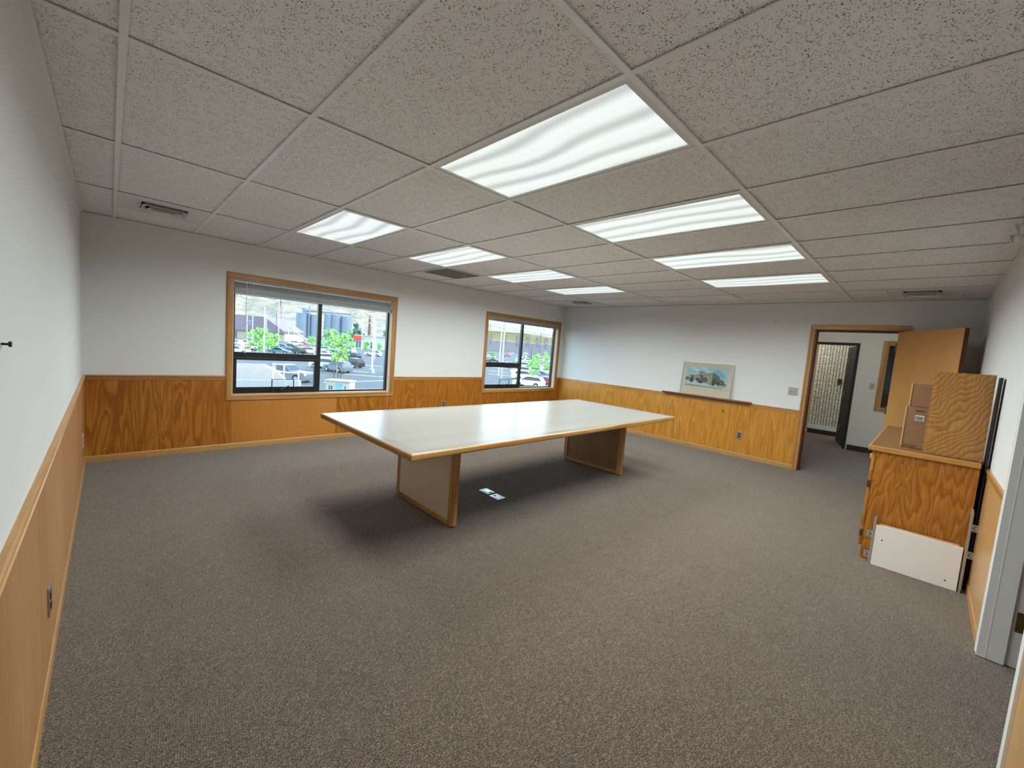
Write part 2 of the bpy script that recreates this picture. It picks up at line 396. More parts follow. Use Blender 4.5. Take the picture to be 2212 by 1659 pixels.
for i, side in enumerate(('left', 'window', 'far', 'right')):
    bm = bmesh.new()
    for a, b in RUNS[side]: run(bm, RAIL, side, a, b)
    tag(obj('trim_%d' % (i + 1), bm, M['trim_y' if side in ('left', 'far') else 'trim_x']), 'moulded oak chair rail along the %s wall' % {'left': 'lauan panelled', 'window': 'window', 'far': 'doorway', 'right': 'cabinet'}[side], kind='structure')
    bm = bmesh.new()
    for a, b in BRUNS[side]: run(bm, BASE, side, a, b)
    tag(obj('baseboard_' + side, bm, M['base_y' if side in ('left', 'far') else 'base_x']), 'pale oak baseboard along the %s wall' % {'left': 'lauan panelled', 'window': 'window', 'far': 'doorway', 'right': 'cabinet'}[side], kind='structure')

# ------------------------------------------------------------------ ceiling
T = 0.6096
GX = [0.0] + [0.230 + T * i for i in range(12)] + [L]
GY = [-WD, -4.853, -3.634, -2.415, -1.195, 0.0]
ceil = tag(obj('ceiling', B(-0.12, L + 0.12, -WD - 0.16, 0.16, 2.6, 2.7), M['white_metal']), 'suspended ceiling of fissured acoustic tiles in a white grid', kind='structure')
LIGHTS = [(i, j) for j in (1, 3) for i in (3, 5, 7, 9)]
VENTS = {(1, 4): 'v', (11, 4): 'v', (6, 4): 'r', (11, 0): 'v'}
tmesh = {}
def tile(x0, x1, y0, y1):
    w, d = round(x1 - x0, 3), round(y1 - y0, 3)
    if (w, d) not in tmesh:
        me = bpy.data.meshes.new('ceiling_tile'); bm = B(-w / 2, w / 2, -d / 2, d / 2, 0, 0.016); bm.to_mesh(me); bm.free(); me.materials.append(M['tile']); tmesh[(w, d)] = me
    o = bpy.data.objects.new('ceiling_tile', tmesh[(w, d)]); COL.objects.link(o); o.parent = ceil
    o.location = ((x0 + x1) / 2, (y0 + y1) / 2, H + 0.0095)
for i in range(13):
    for j in range(5):
        x0, x1, y0, y1 = GX[i] + .003, GX[i + 1] - .003, GY[j] + .003, GY[j + 1] - .003
        if (i, j) in LIGHTS: continue
        if (i, j) in VENTS:
            if j == 4: tile(x0, x1, -0.580, y1)
            else: tile(x0, x1, y0, -5.80); tile(x0, x1, -5.215, y1)
            continue
        tile(x0, x1, y0, y1)
def tee(*a): obj('ceiling_tee', B(*a), M['tee'], ceil)
for y in GY[1:-1]: tee(0, L, y - .012, y + .012, H, H + .0045)
for x in GX[1:-1]: tee(x - .012, x + .012, -WD, 0, H + .0006, H + .0051)
for (i, j), k in VENTS.items():
    for y in ((-0.583,) if j == 4 else (-5.803, -5.212)):
        tee(GX[i], GX[i + 1], y - .012, y + .012, H + .0003, H + .0048)
for a in ((0, .022, -WD, 0, H - .001, H + .004), (L - .022, L, -WD, 0, H - .001, H + .004), (.022, L - .022, -.022, 0, H - .001, H + .004), (.022, L - .022, -WD, -WD + .022, H - .001, H + .004)): tee(*a)

# ------------------------------------------------------------------ ceiling lights
fx = thing('ceiling_light', 'lit fluorescent troffer with streaky prismatic diffuser set in the ceiling grid', 'ceiling light', (0, 0, H), group='troffers in the ceiling grid')
w2, d2 = 0.291, 0.596
bm = bmesh.new()
fr = 0.024
for a in ((-w2, w2, -d2, -d2 + fr, .003, .012), (-w2, w2, d2 - fr, d2, .003, .012), (-w2, -w2 + fr, -d2 + fr, d2 - fr, .003, .012), (w2 - fr, w2, -d2 + fr, d2 - fr, .003, .012)): box(bm, *a)
obj('frame', bm, M['white_metal'], fx, local=True)
obj('housing', BS([(-w2, w2, -d2, d2, .095, .10), (-w2, -w2 + .004, -d2, d2, .012, .095), (w2 - .004, w2, -d2, d2, .012, .095), (-w2, w2, -d2, -d2 + .004, .012, .095), (-w2, w2, d2 - .004, d2, .012, .095)]), M['white_metal'], fx, local=True)
obj('diffuser', B(-w2 + fr, w2 - fr, -d2 + fr, d2 - fr, .008, .011), M['diffuser'], fx, local=True)
la = bpy.data.lights.new('lamp', 'AREA'); la.shape = 'RECTANGLE'; la.size = 0.54; la.size_y = 1.14; la.energy = LAMP_W; la.color = (0.90, 0.99, 1.0); la.spread = math.radians(165)
lo = bpy.data.objects.new('lamp', la); COL.objects.link(lo); lo.parent = fx; lo.location = (0, 0, 0.0)
first = True
for i, j in LIGHTS:
    loc = ((GX[i] + GX[i + 1]) / 2, (GY[j] + GY[j + 1]) / 2, H)
    lab = 'lit fluorescent troffer in the ceiling row %s, %s the doorway wall' % ('nearer the cabinet' if j == 1 else 'nearer the windows', {9: 'closest to', 7: 'second from', 5: 'third from', 3: 'farthest from'}[i])
    if first: fx.location = loc; first = False; fx['label'] = lab
    else: dup(fx, loc, label=lab)

# ------------------------------------------------------------------ vents
def vent(x, y, label):
    t = thing('ceiling_vent', label, 'vent', (x, y, H))
    obj('panel', BS([(-.292, .292, .15, .290, .004, .012), (-.292, .292, -.290, -.15, .004, .012), (-.292, -.15, -.15, .15, .004, .012), (.15, .292, -.15, .15, .004, .012)]), M['white_metal'], t, local=True)
    obj('duct', BS([(-.155, .155, -.155, .155, .10, .105), (-.155, -.150, -.155, .155, .012, .10), (.150, .155, -.155, .155, .012, .10), (-.15, .15, -.155, -.15, .012, .10), (-.15, .15, .15, .155, .012, .10)]), M['black'], t, local=True)
    # stepped cone: nested square flared rings hanging below the opening
    for so, zb in ((.150, -.020), (.108, -.027), (.066, -.032)):
        bm = bmesh.new()
        def sq(h, z): return [bm.verts.new((x * h, y * h, z)) for x, y in ((-1, -1), (1, -1), (1, 1), (-1, 1))]
        a, b, c, d = sq(so - .030, zb + .030), sq(so, zb), sq(so - .003, zb - .0015), sq(so - .033, zb + .030)
        for p, q in ((a, b), (b, c), (c, d)):
            for k in range(4): bm.faces.new((p[k], p[(k + 1) % 4], q[(k + 1) % 4], q[k]))
        if so < .07: bm.faces.new(sq(so - .030, zb + .028))
        bmesh.ops.recalc_face_normals(bm, faces=bm.faces[:])
        obj('cone_ring', bm, M['white_metal'], t, local=True)
    return t
yv = (-1.195 - 0.583) / 2
vent((GX[1] + GX[2]) / 2, yv, 'white stepped-cone air diffuser in the ceiling beside the lauan panelled wall')
vent((GX[11] + GX[12]) / 2, yv, 'white stepped-cone air diffuser in the ceiling near the second window')
vent((GX[11] + GX[12]) / 2, -5.51, 'white stepped-cone air diffuser in the ceiling above the open door')
t = thing('return_grille', 'dusty grey return air grille in the ceiling above the window wall', 'grille', ((GX[6] + GX[7]) / 2, yv, H))
obj('frame', BS([(-.292, .292, .265, .290, .002, .010), (-.292, .292, -.290, -.265, .002, .010), (-.292, -.267, -.265, .265, .002, .010), (.267, .292, -.265, .265, .002, .010)]), M['grille_grey'], t, local=True)
obj('backing', B(-.267, .267, -.265, .265, .020, .024), M['black'], t, local=True)
for k in range(22):
    y = -.255 + .0243 * k
    obj('slat', B(-.267, .267, y - .008, y + .008, .006, .009), M['grille_grey'], t, local=True)

# ------------------------------------------------------------------ windows
def window(idx, w, label, blind_drop, blind_label):
    x0, x1, z0, z1 = w
    t = thing('window_%d' % idx, label, None, ((x0 + x1) / 2, 0, z0), kind='structure')
    c = 0.062
    def cas(name, bm, m): return obj(name, bm, m, t)
    for nm, a, m in (('casing', (x0 - c, x1 + c, -.017, 0, z1, z1 + c), 'trim_x'), ('casing', (x0 - c, x1 + c, -.017, 0, z0 - c, z0), 'trim_x'),
                     ('casing', (x0 - c, x0, -.017, 0, z0, z1), 'trim_z'), ('casing', (x1, x1 + c, -.017, 0, z0, z1), 'trim_z')):
        cas(nm, B(*a, bev=.004), M[m])
    for a in ((x0 - c + .006, x1 + c - .006, -.021, -.016, z1 + .040, z1 + c - .006), (x0 - c + .006, x1 + c - .006, -.021, -.016, z0 - c + .006, z0 - .040)):
        cas('bead', B(*a, bev=.002), M['trim_x'])
    for a in ((x0 - c + .006, x0 - .040, -.021, -.016, z0 - .04, z1 + .04), (x1 + .040, x1 + c - .006, -.021, -.016, z0 - .04, z1 + .04)):
        cas('bead', B(*a, bev=.002), M['trim_z'])
    lt = 0.012; yd = 0.135
    for a in ((x0, x0 + lt, 0, yd, z0, z1), (x1 - lt, x1, 0, yd, z0, z1), (x0 + lt, x1 - lt, 0, yd, z0, z0 + lt), (x0 + lt, x1 - lt, 0, yd, z1 - lt, z1)):
        cas('jamb_liner', B(*a), M['liner'])
    a0, a1, b0, b1 = x0 + lt, x1 - lt, z0 + lt, z1 - lt
    fy0, fy1 = .080, .130; fw = .026; xm = (a0 + a1) / 2 - .010; mw = .024; zr = 1.112
    cas('frame', BS([(a0, a0 + fw, fy0, fy1, b0, b1), (a1 - fw, a1, fy0, fy1, b0, b1), (a0 + fw, a1 - fw, fy0, fy1, b0, b0 + .022), (a0 + fw, a1 - fw, fy0, fy1, b1 - fw, b1)], bev=.002), M['black_alu'])
    cas('mullion', B(xm - mw, xm + mw, fy0 - .004, fy1, b0 + .02, b1 - .02, bev=.002), M['black_alu'])
    cas('rail', B(a0 + fw, xm - mw, fy0 - .002, fy1, zr - .034, zr + .034, bev=.002), M['black_alu'])
    sx0, sx1, sz0, sz1 = a0 + .012, xm - mw + .004, b0 + .018, zr - .030
    sash = cas('sash', BS([(sx0, sx0 + .034, .060, .10, sz0, sz1), (sx1 - .034, sx1, .060, .10, sz0, sz1), (sx0 + .034, sx1 - .034, .060, .10, sz0, sz0 + .060), (sx0 + .034, sx1 - .034, .060, .10, sz1 - .030, sz1)], bev=.003), M['black_alu'])
    obj('pane', B(sx0 + .03, sx1 - .03, .084, .088, sz0 + .055, sz1 - .025), M['glass'], sash)
    xc = (sx0 + sx1) / 2 + .06
    obj('stay', BS([(xc - .13, xc - .12, .046, .054, sz0 + .01, sz0 + .155), (xc + .12, xc + .13, .046, .054, sz0 + .01, sz0 + .155), (xc - .13, xc + .13, .046, .054, sz0 + .147, sz0 + .155), (xc - .13, xc + .13, .046, .062, sz0, sz0 + .012)]), M['black'], sash)
    bm = CY((xc - .03, .04, sz0 + .022), (xc + .07, .034, sz0 + .075), .006, 8); box(bm, xc - .05, xc - .01, .034, .06, sz0 + .008, sz0 + .03)
    obj('crank', bm, M['black_alu'], sash)
    cas('pane', B(a0 + fw - .004, xm - mw + .004, .098, .103, zr + .03, b1 - fw + .004), M['glass'])
    cas('pane', B(xm + mw - .004, a1 - fw + .004, .098, .103, b0 + .018, b1 - fw + .004), M['glass'])
    # raised venetian blind
    bt = thing('window_blind', blind_label, 'blind', ((a0 + a1) / 2, .035, b1))
    obj('head_rail', B(a0 + .004, a1 - .004, .022, .058, b1 - .030, b1 - .002, bev=.002), M['alu_blind'], bt)
    zb = b1 - blind_drop
    n_open = max(0, int((blind_drop - .09) / .013))
    sm = None
    for k in range(n_open):
        z = b1 - .040 - .013 * k
        bm = bmesh.new(); prism(bm, [(.031, z - .0065), (.035, z - .0005), (.041, z + .0045), (.047, z + .0075), (.0465, z + .0085), (.040, z + .0056), (.034, z + .0004), (.030, z - .0065)], 0, a0 + .010, a1 - .010)
        obj('slat', bm, M['alu_blind'], bt)
    zs = b1 - .036 - .013 * n_open
    k = 0
    while zs - .0042 * k > zb + .020:
        z = zs - .0042 * k
        obj('slat', B(a0 + .010, a1 - .010, .020, .060, z - .0013, z + .0013), M['alu_blind'], bt); k += 1
    obj('bottom_rail', B(a0 + .008, a1 - .008, .022, .058, zb, zb + .018, bev=.003), M['alu_blind'], bt)
    for f in (.10, .5, .9):
        x = a0 + (a1 - a0) * f
        obj('ladder_cord', BS([(x - .001, x + .001, .018, .020, zb, b1 - .01)]), M['white_metal'], bt)
    return t, bt, (a0, a1, b0, b1)
_, bt1, r1 = window(1, W1, 'wide oak-cased window with black frame farther from the doorway wall, view over the parking lot', 0.165, 'grey venetian blind half gathered at the head of the wider-seen window')
_, bt2, r2 = window(2, W2, 'oak-cased window with black frame in the corner by the picture wall', 0.075, 'grey venetian blind fully raised in the corner window')
a0, a1, b0, b1 = r1
obj('wand', CY((a0 + .125, .016, b1 - .03), (a0 + .120, .014, 1.135), .0035, 8), M['white_metal'], bt1)
bm = CY((a1 - .035, .012, b1 - .02), (a1 - .030, -.026, .60), .0018, 6); cyl(bm, (a1 - .030, -.026, .60), (a1 - .03, -.028, .33), .0018, 6); cyl(bm, (a1 - .03, -.028, .33), (a1 - .03, -.028, .295), .006, 8, .009)
obj('pull_cord', bm, M['white_metal'], bt1)
a0, a1, b0, b1 = r2
obj('wand', CY((a0 + .06, .016, b1 - .03), (a0 + .055, .014, 1.25), .0035, 8), M['white_metal'], bt2)

# ------------------------------------------------------------------ far doorway (door_1), steel frame in right wall (door_2)
y0, y1, dz = D1
d1 = thing('door_1', 'oak-cased doorway with plain birch door swung open', None, (L, (y0 + y1) / 2, 0), kind='structure')
c = .060
for a, m in (((L - .018, L, y0 + c, y0, 0, dz), 'trim_z'), ((L - .018, L, y1, y1 - c, 0, dz), 'trim_z'), ((L - .018, L, y0 + c, y1 - c, dz, dz + .064), 'trim_y')):
    obj('casing', B(*a, bev=.004), M[m], d1)
for a, m in (((L - .022, L - .016, y0 + c - .005, y0 + .034, 0, dz + .034), 'trim_z'), ((L - .022, L - .016, y0 + c - .005, y1 - c + .005, dz + .036, dz + .058), 'trim_y')):
    obj('bead', B(*a, bev=.002), M[m], d1)
for a in ((L, L + .12, y0, y0 - .018, 0, dz), (L, L + .12, y1 + .018, y1, 0, dz), (L, L + .12, y0 - .018, y1 + .018, dz - .018, dz)):
    obj('jamb', B(*a), M['leaf_edge'], d1)
for a in ((L + .05, L + .062, y0 - .018, y0 - .030, 0, dz - .018), (L + .05, L + .062, y1 + .030, y1 + .018, 0, dz - .018), (L + .05, L + .062, y0 - .03, y1 + .03, dz - .030, dz - .018)):
    obj('door_stop', B(*a), M['leaf_edge'], d1)
obj('seal', B(L + .062, L + .075, y0 - .018, y0 - .026, 0, dz - .018), M['plate_ss'], d1)
leaf = obj('leaf', B(0, .905, -.022, .022, .008, 2.012, bev=.002), [M['leaf'], M['leaf_edge']], d1, local=True)
for p in leaf.data.polygons:
    if abs(p.normal.x) > .7: p.material_index = 1
leaf.location = Vector((L - .030, y1 + .035, 0)) - d1.location
ang = math.radians(54)
leaf.rotation_euler = (0, 0, math.atan2(-math.cos(ang), -math.sin(ang)))
for z in (.22, 1.02, 1.82): obj('hinge', CY((-.006, -.026, z - .05), (-.006, -.026, z + .05), .007, 10), M['brass'], leaf, local=True)
for sgn in (-1, 1):
    bm = CY((.845, .022 * sgn, .96), (.845, .062 * sgn, .96), .011, 10); sph(bm, (.845, .070 * sgn, .96), .027, 2, (1, .8, 1)); cyl(bm, (.845, .022 * sgn, .96), (.845, .028 * sgn, .96), .032, 16)
    obj('knob', bm, M['brass'], leaf, local=True, smooth=True)

x0, x1, dz = D2
d2 = thing('door_2', 'grey painted steel door frame in the wall by the oak cabinet', None, ((x0 + x1) / 2, -WD, 0), kind='structure')
F = .052
def jamb(sx, xo):
    s_ = 1 if sx > 0 else -1
    pr = [(xo, -WD + .016), (xo - s_ * F, -WD + .016), (xo - s_ * F, -WD - .080), (xo - s_ * (F - .016), -WD - .088), (xo - s_ * (F - .016), -WD - .19), (xo, -WD - .19)]
    bm = bmesh.new(); prism(bm, pr, 2, .004, dz); return bm
obj('jamb', jamb(1, x1), M['door_grey'], d2)
obj('jamb', jamb(-1, x0), M['door_grey'], d2)
obj('head', B(x0 + F, x1 - F, -WD - .19, -WD + .016, dz - F, dz), M['door_grey'], d2)
for xa, xb in ((x1, x1 + .012), (x0 - .012, x0)):
    obj('edge_strip', B(xa, xb, -WD, -WD + .018, .002, dz), M['door_white'], d2)  # frame edge that catches the light, its brightness put into the white colour
obj('caulk_line', B(x1 - F - .001, x1 - F + .002, -WD - .0175, -WD - .0145, .004, dz), M['door_white'], d2)
obj('hinge', B(x1 - F + .0135, x1 - F + .0165, -WD - .155, -WD - .095, .195, .300), M['brass'], d2)

# unseen box added behind the steel frame to keep daylight from leaking in
tag(obj('floor_daylight_block', B(0.5, 6.0, -8.4, -WD - .16, -.10, -.001), M['carpet']), 'added carpet floor of the unseen daylight-blocking box beyond the grey steel door frame', kind='structure')
tag(obj('wall_daylight_block', BS([(0.5, 6.0, -8.5, -8.4, 0, 2.6), (.4, .5, -8.5, -WD - .16, 0, 2.6), (6.0, 6.1, -8.5, -WD - .16, 0, 2.6), (.4, 6.1, -8.5, -WD - .16, 2.6, 2.7)]), M['hall_wall']), 'added unseen walls and ceiling blocking daylight beyond the grey steel door frame', kind='structure')

# ------------------------------------------------------------------ hall beyond the doorway
HX = 10.26
tag(obj('floor_hall', B(L + .10, 13.2, -7.2, -2.2, -.10, 0), M['carpet']), 'carpeted hall floor beyond the doorway', kind='structure')
hw = tag(obj('wall_hall', BS([(HX, HX + .14, -4.70, -7.2, 0, 2.6), (HX, HX + .14, -3.74, -2.2, 0, 2.6), (HX, HX + .14, -3.74, -4.70, 2.03, 2.6)]), M['hall_wall']), 'beige hall wall with a switch and an interior window, beyond the doorway', kind='structure')
tag(obj('wall_hall_side', BS([(L + .12, 13.2, -7.3, -7.2, 0, 2.6), (L + .12, 13.2, -2.2, -2.1, 0, 2.6)]), M['hall_wall']), 'side walls of the hall beyond the doorway', kind='structure')
tag(obj('ceiling_hall', B(L + .12, 13.2, -7.3, -2.1, 2.6, 2.7), M['tile']), 'acoustic ceiling of the hall', kind='structure')
tag(obj('baseboard_hall', BS([(HX - .01, HX, -4.72, -7.2, 0, .10)]), M['dark_base']), 'dark rubber base along the hall wall', kind='structure')
tag(obj('wall_brown', B(12.35, 12.45, -3.82, -2.2, 0, 2.6), plain('brown_panel', C(150, 122, 96), .5)), 'brown panelled wall at the end of the hall', kind='structure')
# fluted split-face block
random.seed(5)
bm = bmesh.new(); by0, by1 = -3.80, -5.20; ny, nz = 168, 110; rows = []
for a in range(ny + 1):
    y = by0 + (by1 - by0) * a / ny
    ph = ((by0 - y) / .0545) % 1.0; groove = 0.055 if ph < .34 else 0.0
    col = []
    for b in range(nz + 1):
        z = .20 + 2.3 * b / nz
        d = groove + (random.uniform(0, .022) if groove == 0 else random.uniform(-.004, .004))
        if abs(((z - .20) % .20)) < .012: d = max(d, .022)
        col.append(bm.verts.new((11.95 + d, y, z)))
    rows.append(col)
for a in range(ny):
    for b in range(nz): bm.faces.new((rows[a][b], rows[a + 1][b], rows[a + 1][b + 1], rows[a][b + 1]))
blk = obj('wall_block', bm, plain('painted_split_block', C(214, 212, 200), .8, var=.06))
tag(blk, 'white painted fluted split-face block wall at the end of the hall', kind='structure')
obj('backing', B(12.03, 12.18, by0, by1, 0, 2.6), M['concrete'], blk)
obj('footing', B(11.94, 12.05, by0, by1, .105, .20), plain('white_block_base', C(210, 212, 210), .7), blk)
obj('rubber_base', B(11.93, 12.05, by0, by1, 0, .105), M['dark_base'], blk)
obj('keypad', BS([(11.925, 11.96, -4.235, -4.31, 1.20, 1.31), (11.93, 11.96, -4.26, -4.28, 1.17, 1.20)], bev=.003), M['outlet_dark'], blk)
# dark door in the hall
d3 = thing('door_3', 'dark bronze hall door standing open beside the block wall', None, (HX, -4.7, 0), kind='structure')
obj('jamb', B(HX - .012, HX + .15, -4.70, -4.655, 0, 2.03), M['bronze'], d3)
obj('jamb', B(HX - .012, HX + .15, -3.785, -3.74, 0, 2.03), M['bronze'], d3)
obj('head', B(HX - .012, HX + .15, -4.655, -3.785, 1.985, 2.03), M['bronze'], d3)
lf3 = obj('leaf', B(0, .88, -.022, .022, .01, 1.98), M['bronze'], d3, local=True)
lf3.location = (.10, .03, 0); lf3.rotation_euler = (0, 0, math.radians(14.5))
for z in (.32, 1.02, 1.72): obj('hinge', B(.62, .655, .022, .030, z - .055, z + .055), M['steel'], lf3, local=True)
bm = CY((11.90, -3.875, 1.0), (11.86, -3.875, 1.0), .010, 8); sph(bm, (11.855, -3.875, 1.0), .03, 2)
obj('knob', bm, M['steel'], blk, smooth=True)
# interior window in the hall
w3 = thing('window_3', 'oak-framed dark interior window in the hall wall', None, (HX, -5.4, .8), kind='structure')
for a in ((HX - .02, HX, -5.03, -5.11, .80, 2.085), (HX - .02, HX, -5.82, -5.90, .80, 2.085), (HX - .02, HX, -5.11, -5.82, .80, .88), (HX - .02, HX, -5.11, -5.82, 2.005, 2.085)):
    obj('casing', B(*a, bev=.004), M['trim_z'], w3)
obj('pane', B(HX - .006, HX - .002, -5.11, -5.82, .88, 2.005), M['dark_glass'], w3)
obj('mullion', B(HX - .012, HX - .001, -5.20, -5.225, .88, 2.005), M['plate_ss'], w3)
hl = bpy.data.lights.new('hall_lamp', 'AREA'); hl.shape = 'RECTANGLE'; hl.size = .55; hl.size_y = 1.15; hl.energy = LAMP_W * .30; hl.color = (1, .93, .80)
t = thing('ceiling_light', 'fluorescent troffer in the hall ceiling beyond the doorway', 'ceiling light', (9.0, -4.2, 2.6))
obj('diffuser', B(-.275, .275, -.575, .575, -.008, -.004), M['diffuser'], t, local=True)
obj('frame', BS([(-.30, .30, .575, .60, -.012, 0), (-.30, .30, -.60, -.575, -.012, 0), (-.30, -.275, -.575, .575, -.012, 0), (.275, .30, -.575, .575, -.012, 0)]), M['white_metal'], t, local=True)
ho = bpy.data.objects.new('lamp', hl); COL.objects.link(ho); ho.parent = t; ho.location = (0, 0, -.03)
hl2 = hl.copy(); hl2.energy = LAMP_W * .60  # second hall lamp, unseen, added to keep the block wall bright
t = thing('ceiling_light', 'added unseen troffer in the hall ceiling brightening the block wall', 'ceiling light', (11.2, -3.6, 2.6))
obj('diffuser', B(-.275, .275, -.575, .575, -.008, -.004), M['diffuser'], t, local=True)
obj('frame', BS([(-.30, .30, .575, .60, -.012, 0), (-.30, .30, -.60, -.575, -.012, 0), (-.30, -.275, -.575, .575, -.012, 0), (.275, .30, -.575, .575, -.012, 0)]), M['white_metal'], t, local=True)
ho = bpy.data.objects.new('lamp', hl2); COL.objects.link(ho); ho.parent = t; ho.location = (0, 0, -.03)

# ------------------------------------------------------------------ conference table
TX0, TX1, TY0, TY1, TZ = 1.481, 5.132, -3.562, -2.068, .760
tb = thing('conference_table', 'long conference table with cream laminate top, oak edging and two slab legs', 'table', ((TX0 + TX1) / 2, (TY0 + TY1) / 2, 0))
bd, th = .078, .046
# oak edging: four mitred strips, outer edge rounded under
def strip(p, m, m2):
    # p: 4 points of the plan outline (outer a, outer b, inner b, inner a)
    bm = bmesh.new()
    top = [bm.verts.new((q[0], q[1], TZ)) for q in p]; bot = [bm.verts.new((q[0], q[1], TZ - th)) for q in p]
    bm.faces.new(top); bm.faces.new(bot[::-1])
    for i in range(4):
        j = (i + 1) % 4; bm.faces.new((top[i], bot[i], bot[j], top[j]))
    bmesh.ops.recalc_face_normals(bm, faces=bm.faces[:])
    e = [e for e in bm.edges if {e.verts[0], e.verts[1]} in ({top[0], top[1]}, {bot[0], bot[1]})]
    bmesh.ops.bevel(bm, geom=e, offset=.012, segments=3, affect='EDGES', profile=.5)
    o = obj('edge_strip', bm, [m, m2], tb)
    for f in o.data.polygons:
        if f.normal.z > .9: f.material_index = 1
A_, B_, C_, D_ = (TX0, TY0), (TX1, TY0), (TX1, TY1), (TX0, TY1)
a_, b_, c_, d_ = (TX0 + bd, TY0 + bd), (TX1 - bd, TY0 + bd), (TX1 - bd, TY1 - bd), (TX0 + bd, TY1 - bd)
for (P, Q, q, p, m, m2) in ((A_, B_, b_, a_, 'tab_edge', 'tab_pale_x'), (B_, C_, c_, b_, 'tab_edge_y', 'tab_pale_y'), (C_, D_, d_, c_, 'tab_edge', 'tab_pale_x'), (D_, A_, a_, d_, 'tab_edge_y', 'tab_pale_y')):
    strip((P, Q, q, p), M[m], M[m2])
xm = (TX0 + TX1) / 2; g = .0018
obj('tabletop', B(TX0 + bd + g, xm - .0008, TY0 + bd + g, TY1 - bd - g, TZ - .040, TZ - .0006), M['tab_top'], tb)
obj('tabletop', B(xm + .0008, TX1 - bd - g, TY0 + bd + g, TY1 - bd - g, TZ - .040, TZ - .0006), M['tab_top'], tb)
obj('underframe', B(TX0 + .10, TX1 - .10, TY0 + .10, TY1 - .10, TZ - .047, TZ - .0405), M['tab_inner'], tb)
for q in ((2.36, -2.92), (3.48, -2.77)):
    obj('screw_cap', CY((q[0], q[1], TZ - .0008), (q[0], q[1], TZ + .0004), .006, 10), M['outlet_dark'], tb)
LY0, LY1 = -3.205, -2.335; lt_ = TZ - th
for lx, inner in ((2.085, 1), (4.578, -1)):
    x0, x1 = lx, lx + .055
    leg = obj('leg', B(x0 + (.002 if inner > 0 else .012), x1 - (.012 if inner > 0 else .002), LY0 + .055, LY1 - .055, .052, lt_), M['tab_panel'] if inner > 0 else M['tab_inner'], tb)
    for ya, yb in ((LY0, LY0 + .055), (LY1 - .055, LY1)): obj('stile', B(x0, x1, ya, yb, .012, lt_, bev=.004), M['tab_edge_z'], leg)
    obj('bottom_rail', B(x0, x1, LY0 + .055, LY1 - .055, .012, .052), M['tab_edge_y'], leg)
    bm = bmesh.new()
    xi = x1 if inner > 0 else x0
    pr = [(xi, lt_), (xi, lt_ - .045)] + [(xi + inner * (.07 + .05 * math.sin(k * PI / 10)), lt_ - .045 * math.cos(k * PI / 10)) for k in range(6)]
    prism(bm, pr, 1, LY0 + .012, LY1 - .012)
    obj('cleat', bm, M['tab_edge_y'], leg)
    for yy in (LY0 + .03, LY1 - .03): obj('glide', CY((x0 + .027, yy, 0), (x0 + .027, yy, .013), .014, 12), M['black'], leg)

# floor boxes under the table
for k, (fx_, fy_, lab) in enumerate(((2.868, -2.732, 'brushed floor outlet plate with hinged lid in the carpet, nearer the windows'), (2.852, -2.902, 'brushed floor data plate with a dark jack in the carpet, nearer the cabinet'))):
    t = thing('floor_outlet', lab, 'outlet', (fx_, fy_, 0))
    bluess = M['plate_ss']
    obj('plate', B(-.050, .050, -.068, .068, .0005, .005, bev=.002), bluess, t, local=True)
    if k == 0:
        obj('lid', B(-.030, .030, -.045, .030, .005, .0085, bev=.0015), M['steel'], t, local=True)
        obj('slot', B(-.012, .012, -.058, -.050, .005, .0065), M['outlet_dark'], t, local=True)
    else:
        obj('jack', B(-.012, .014, .022, .046, .005, .0065), M['outlet_dark'], t, local=True)
        obj('rim', BS([(-.034, .034, -.048, -.044, .005, .0065), (-.034, -.030, -.044, .010, .005, .0065), (.030, .034, -.044, .010, .005, .0065)]), M['outlet_dark'], t, local=True)

# ------------------------------------------------------------------ wall plates
def plate(name, label, cat, pos, face, w, h, m, kind_):
    """face: rotation so that local +x points into the room"""
    t = thing(name, label, cat, pos, face)
    obj('plate', B(0, .006, -w / 2, w / 2, -h / 2, h / 2, bev=.002), m, t, local=True)
    if kind_ == 'outlet':
        for z in (-.020, .020): obj('socket', B(.005, .009, -.017, .017, z - .014, z + .014, bev=.002), M['outlet_dark'], t, local=True)
    else:
        n = 2 if kind_ == 'switch2' else 1
        for k in range(n):
            y = (k - (n - 1) / 2) * .046
            sl = obj('slot', B(.005, .007, y - .006, y + .006, -.012, .012), M['outlet_dark'], t, local=True)
            obj('toggle', B(.006, .015, y - .004, y + .004, -.002, .010), M['plate_beige'] if kind_ == 'switch2' else M['outlet_dark'], t, local=True)
    return t
plate('wall_outlet', 'steel duplex outlet on the lauan wainscot below the chair rail', 'outlet', (PT, -3.35, .315), 0, .072, .118, M['steel'], 'outlet')
plate('wall_outlet', 'steel duplex outlet low in the corner beside the window wall', 'outlet', (PT, -.42, .315), 0, .072, .118, M['plate_beige'], 'outlet')
plate('wall_outlet', 'steel duplex outlet between the two windows behind the table', 'outlet', (4.205, -PT, .405), -PI / 2, .072, .118, M['plate_ss'], 'outlet')
plate('wall_outlet', 'dark duplex outlet in steel plate under the picture ledge', 'outlet', (L - PT, -3.69, .348), PI, .072, .118, M['plate_ss'], 'outlet')
plate('light_switch', 'steel double toggle switch plate beside the oak doorway', 'switch', (L, -4.317, 1.131), PI, .118, .116, M['plate_ss'], 'switch2')
plate('light_switch', 'single toggle switch plate on the beige hall wall', 'switch', (HX, -4.955, 1.25), PI, .075, .12, M['plate_ss'], 'switch1')
t = thing('wall_hook', 'tiny grey hook high on the wall above the picture', 'hook', (L, -3.99, 2.13))
obj('pin', CY((0, 0, 0), (-.012, 0, .002), .004, 8), M['steel'], t, local=True); obj('plate', B(-.004, 0, -.022, .022, -.006, .006, bev=.001), M['plate_ss'], t, local=True)
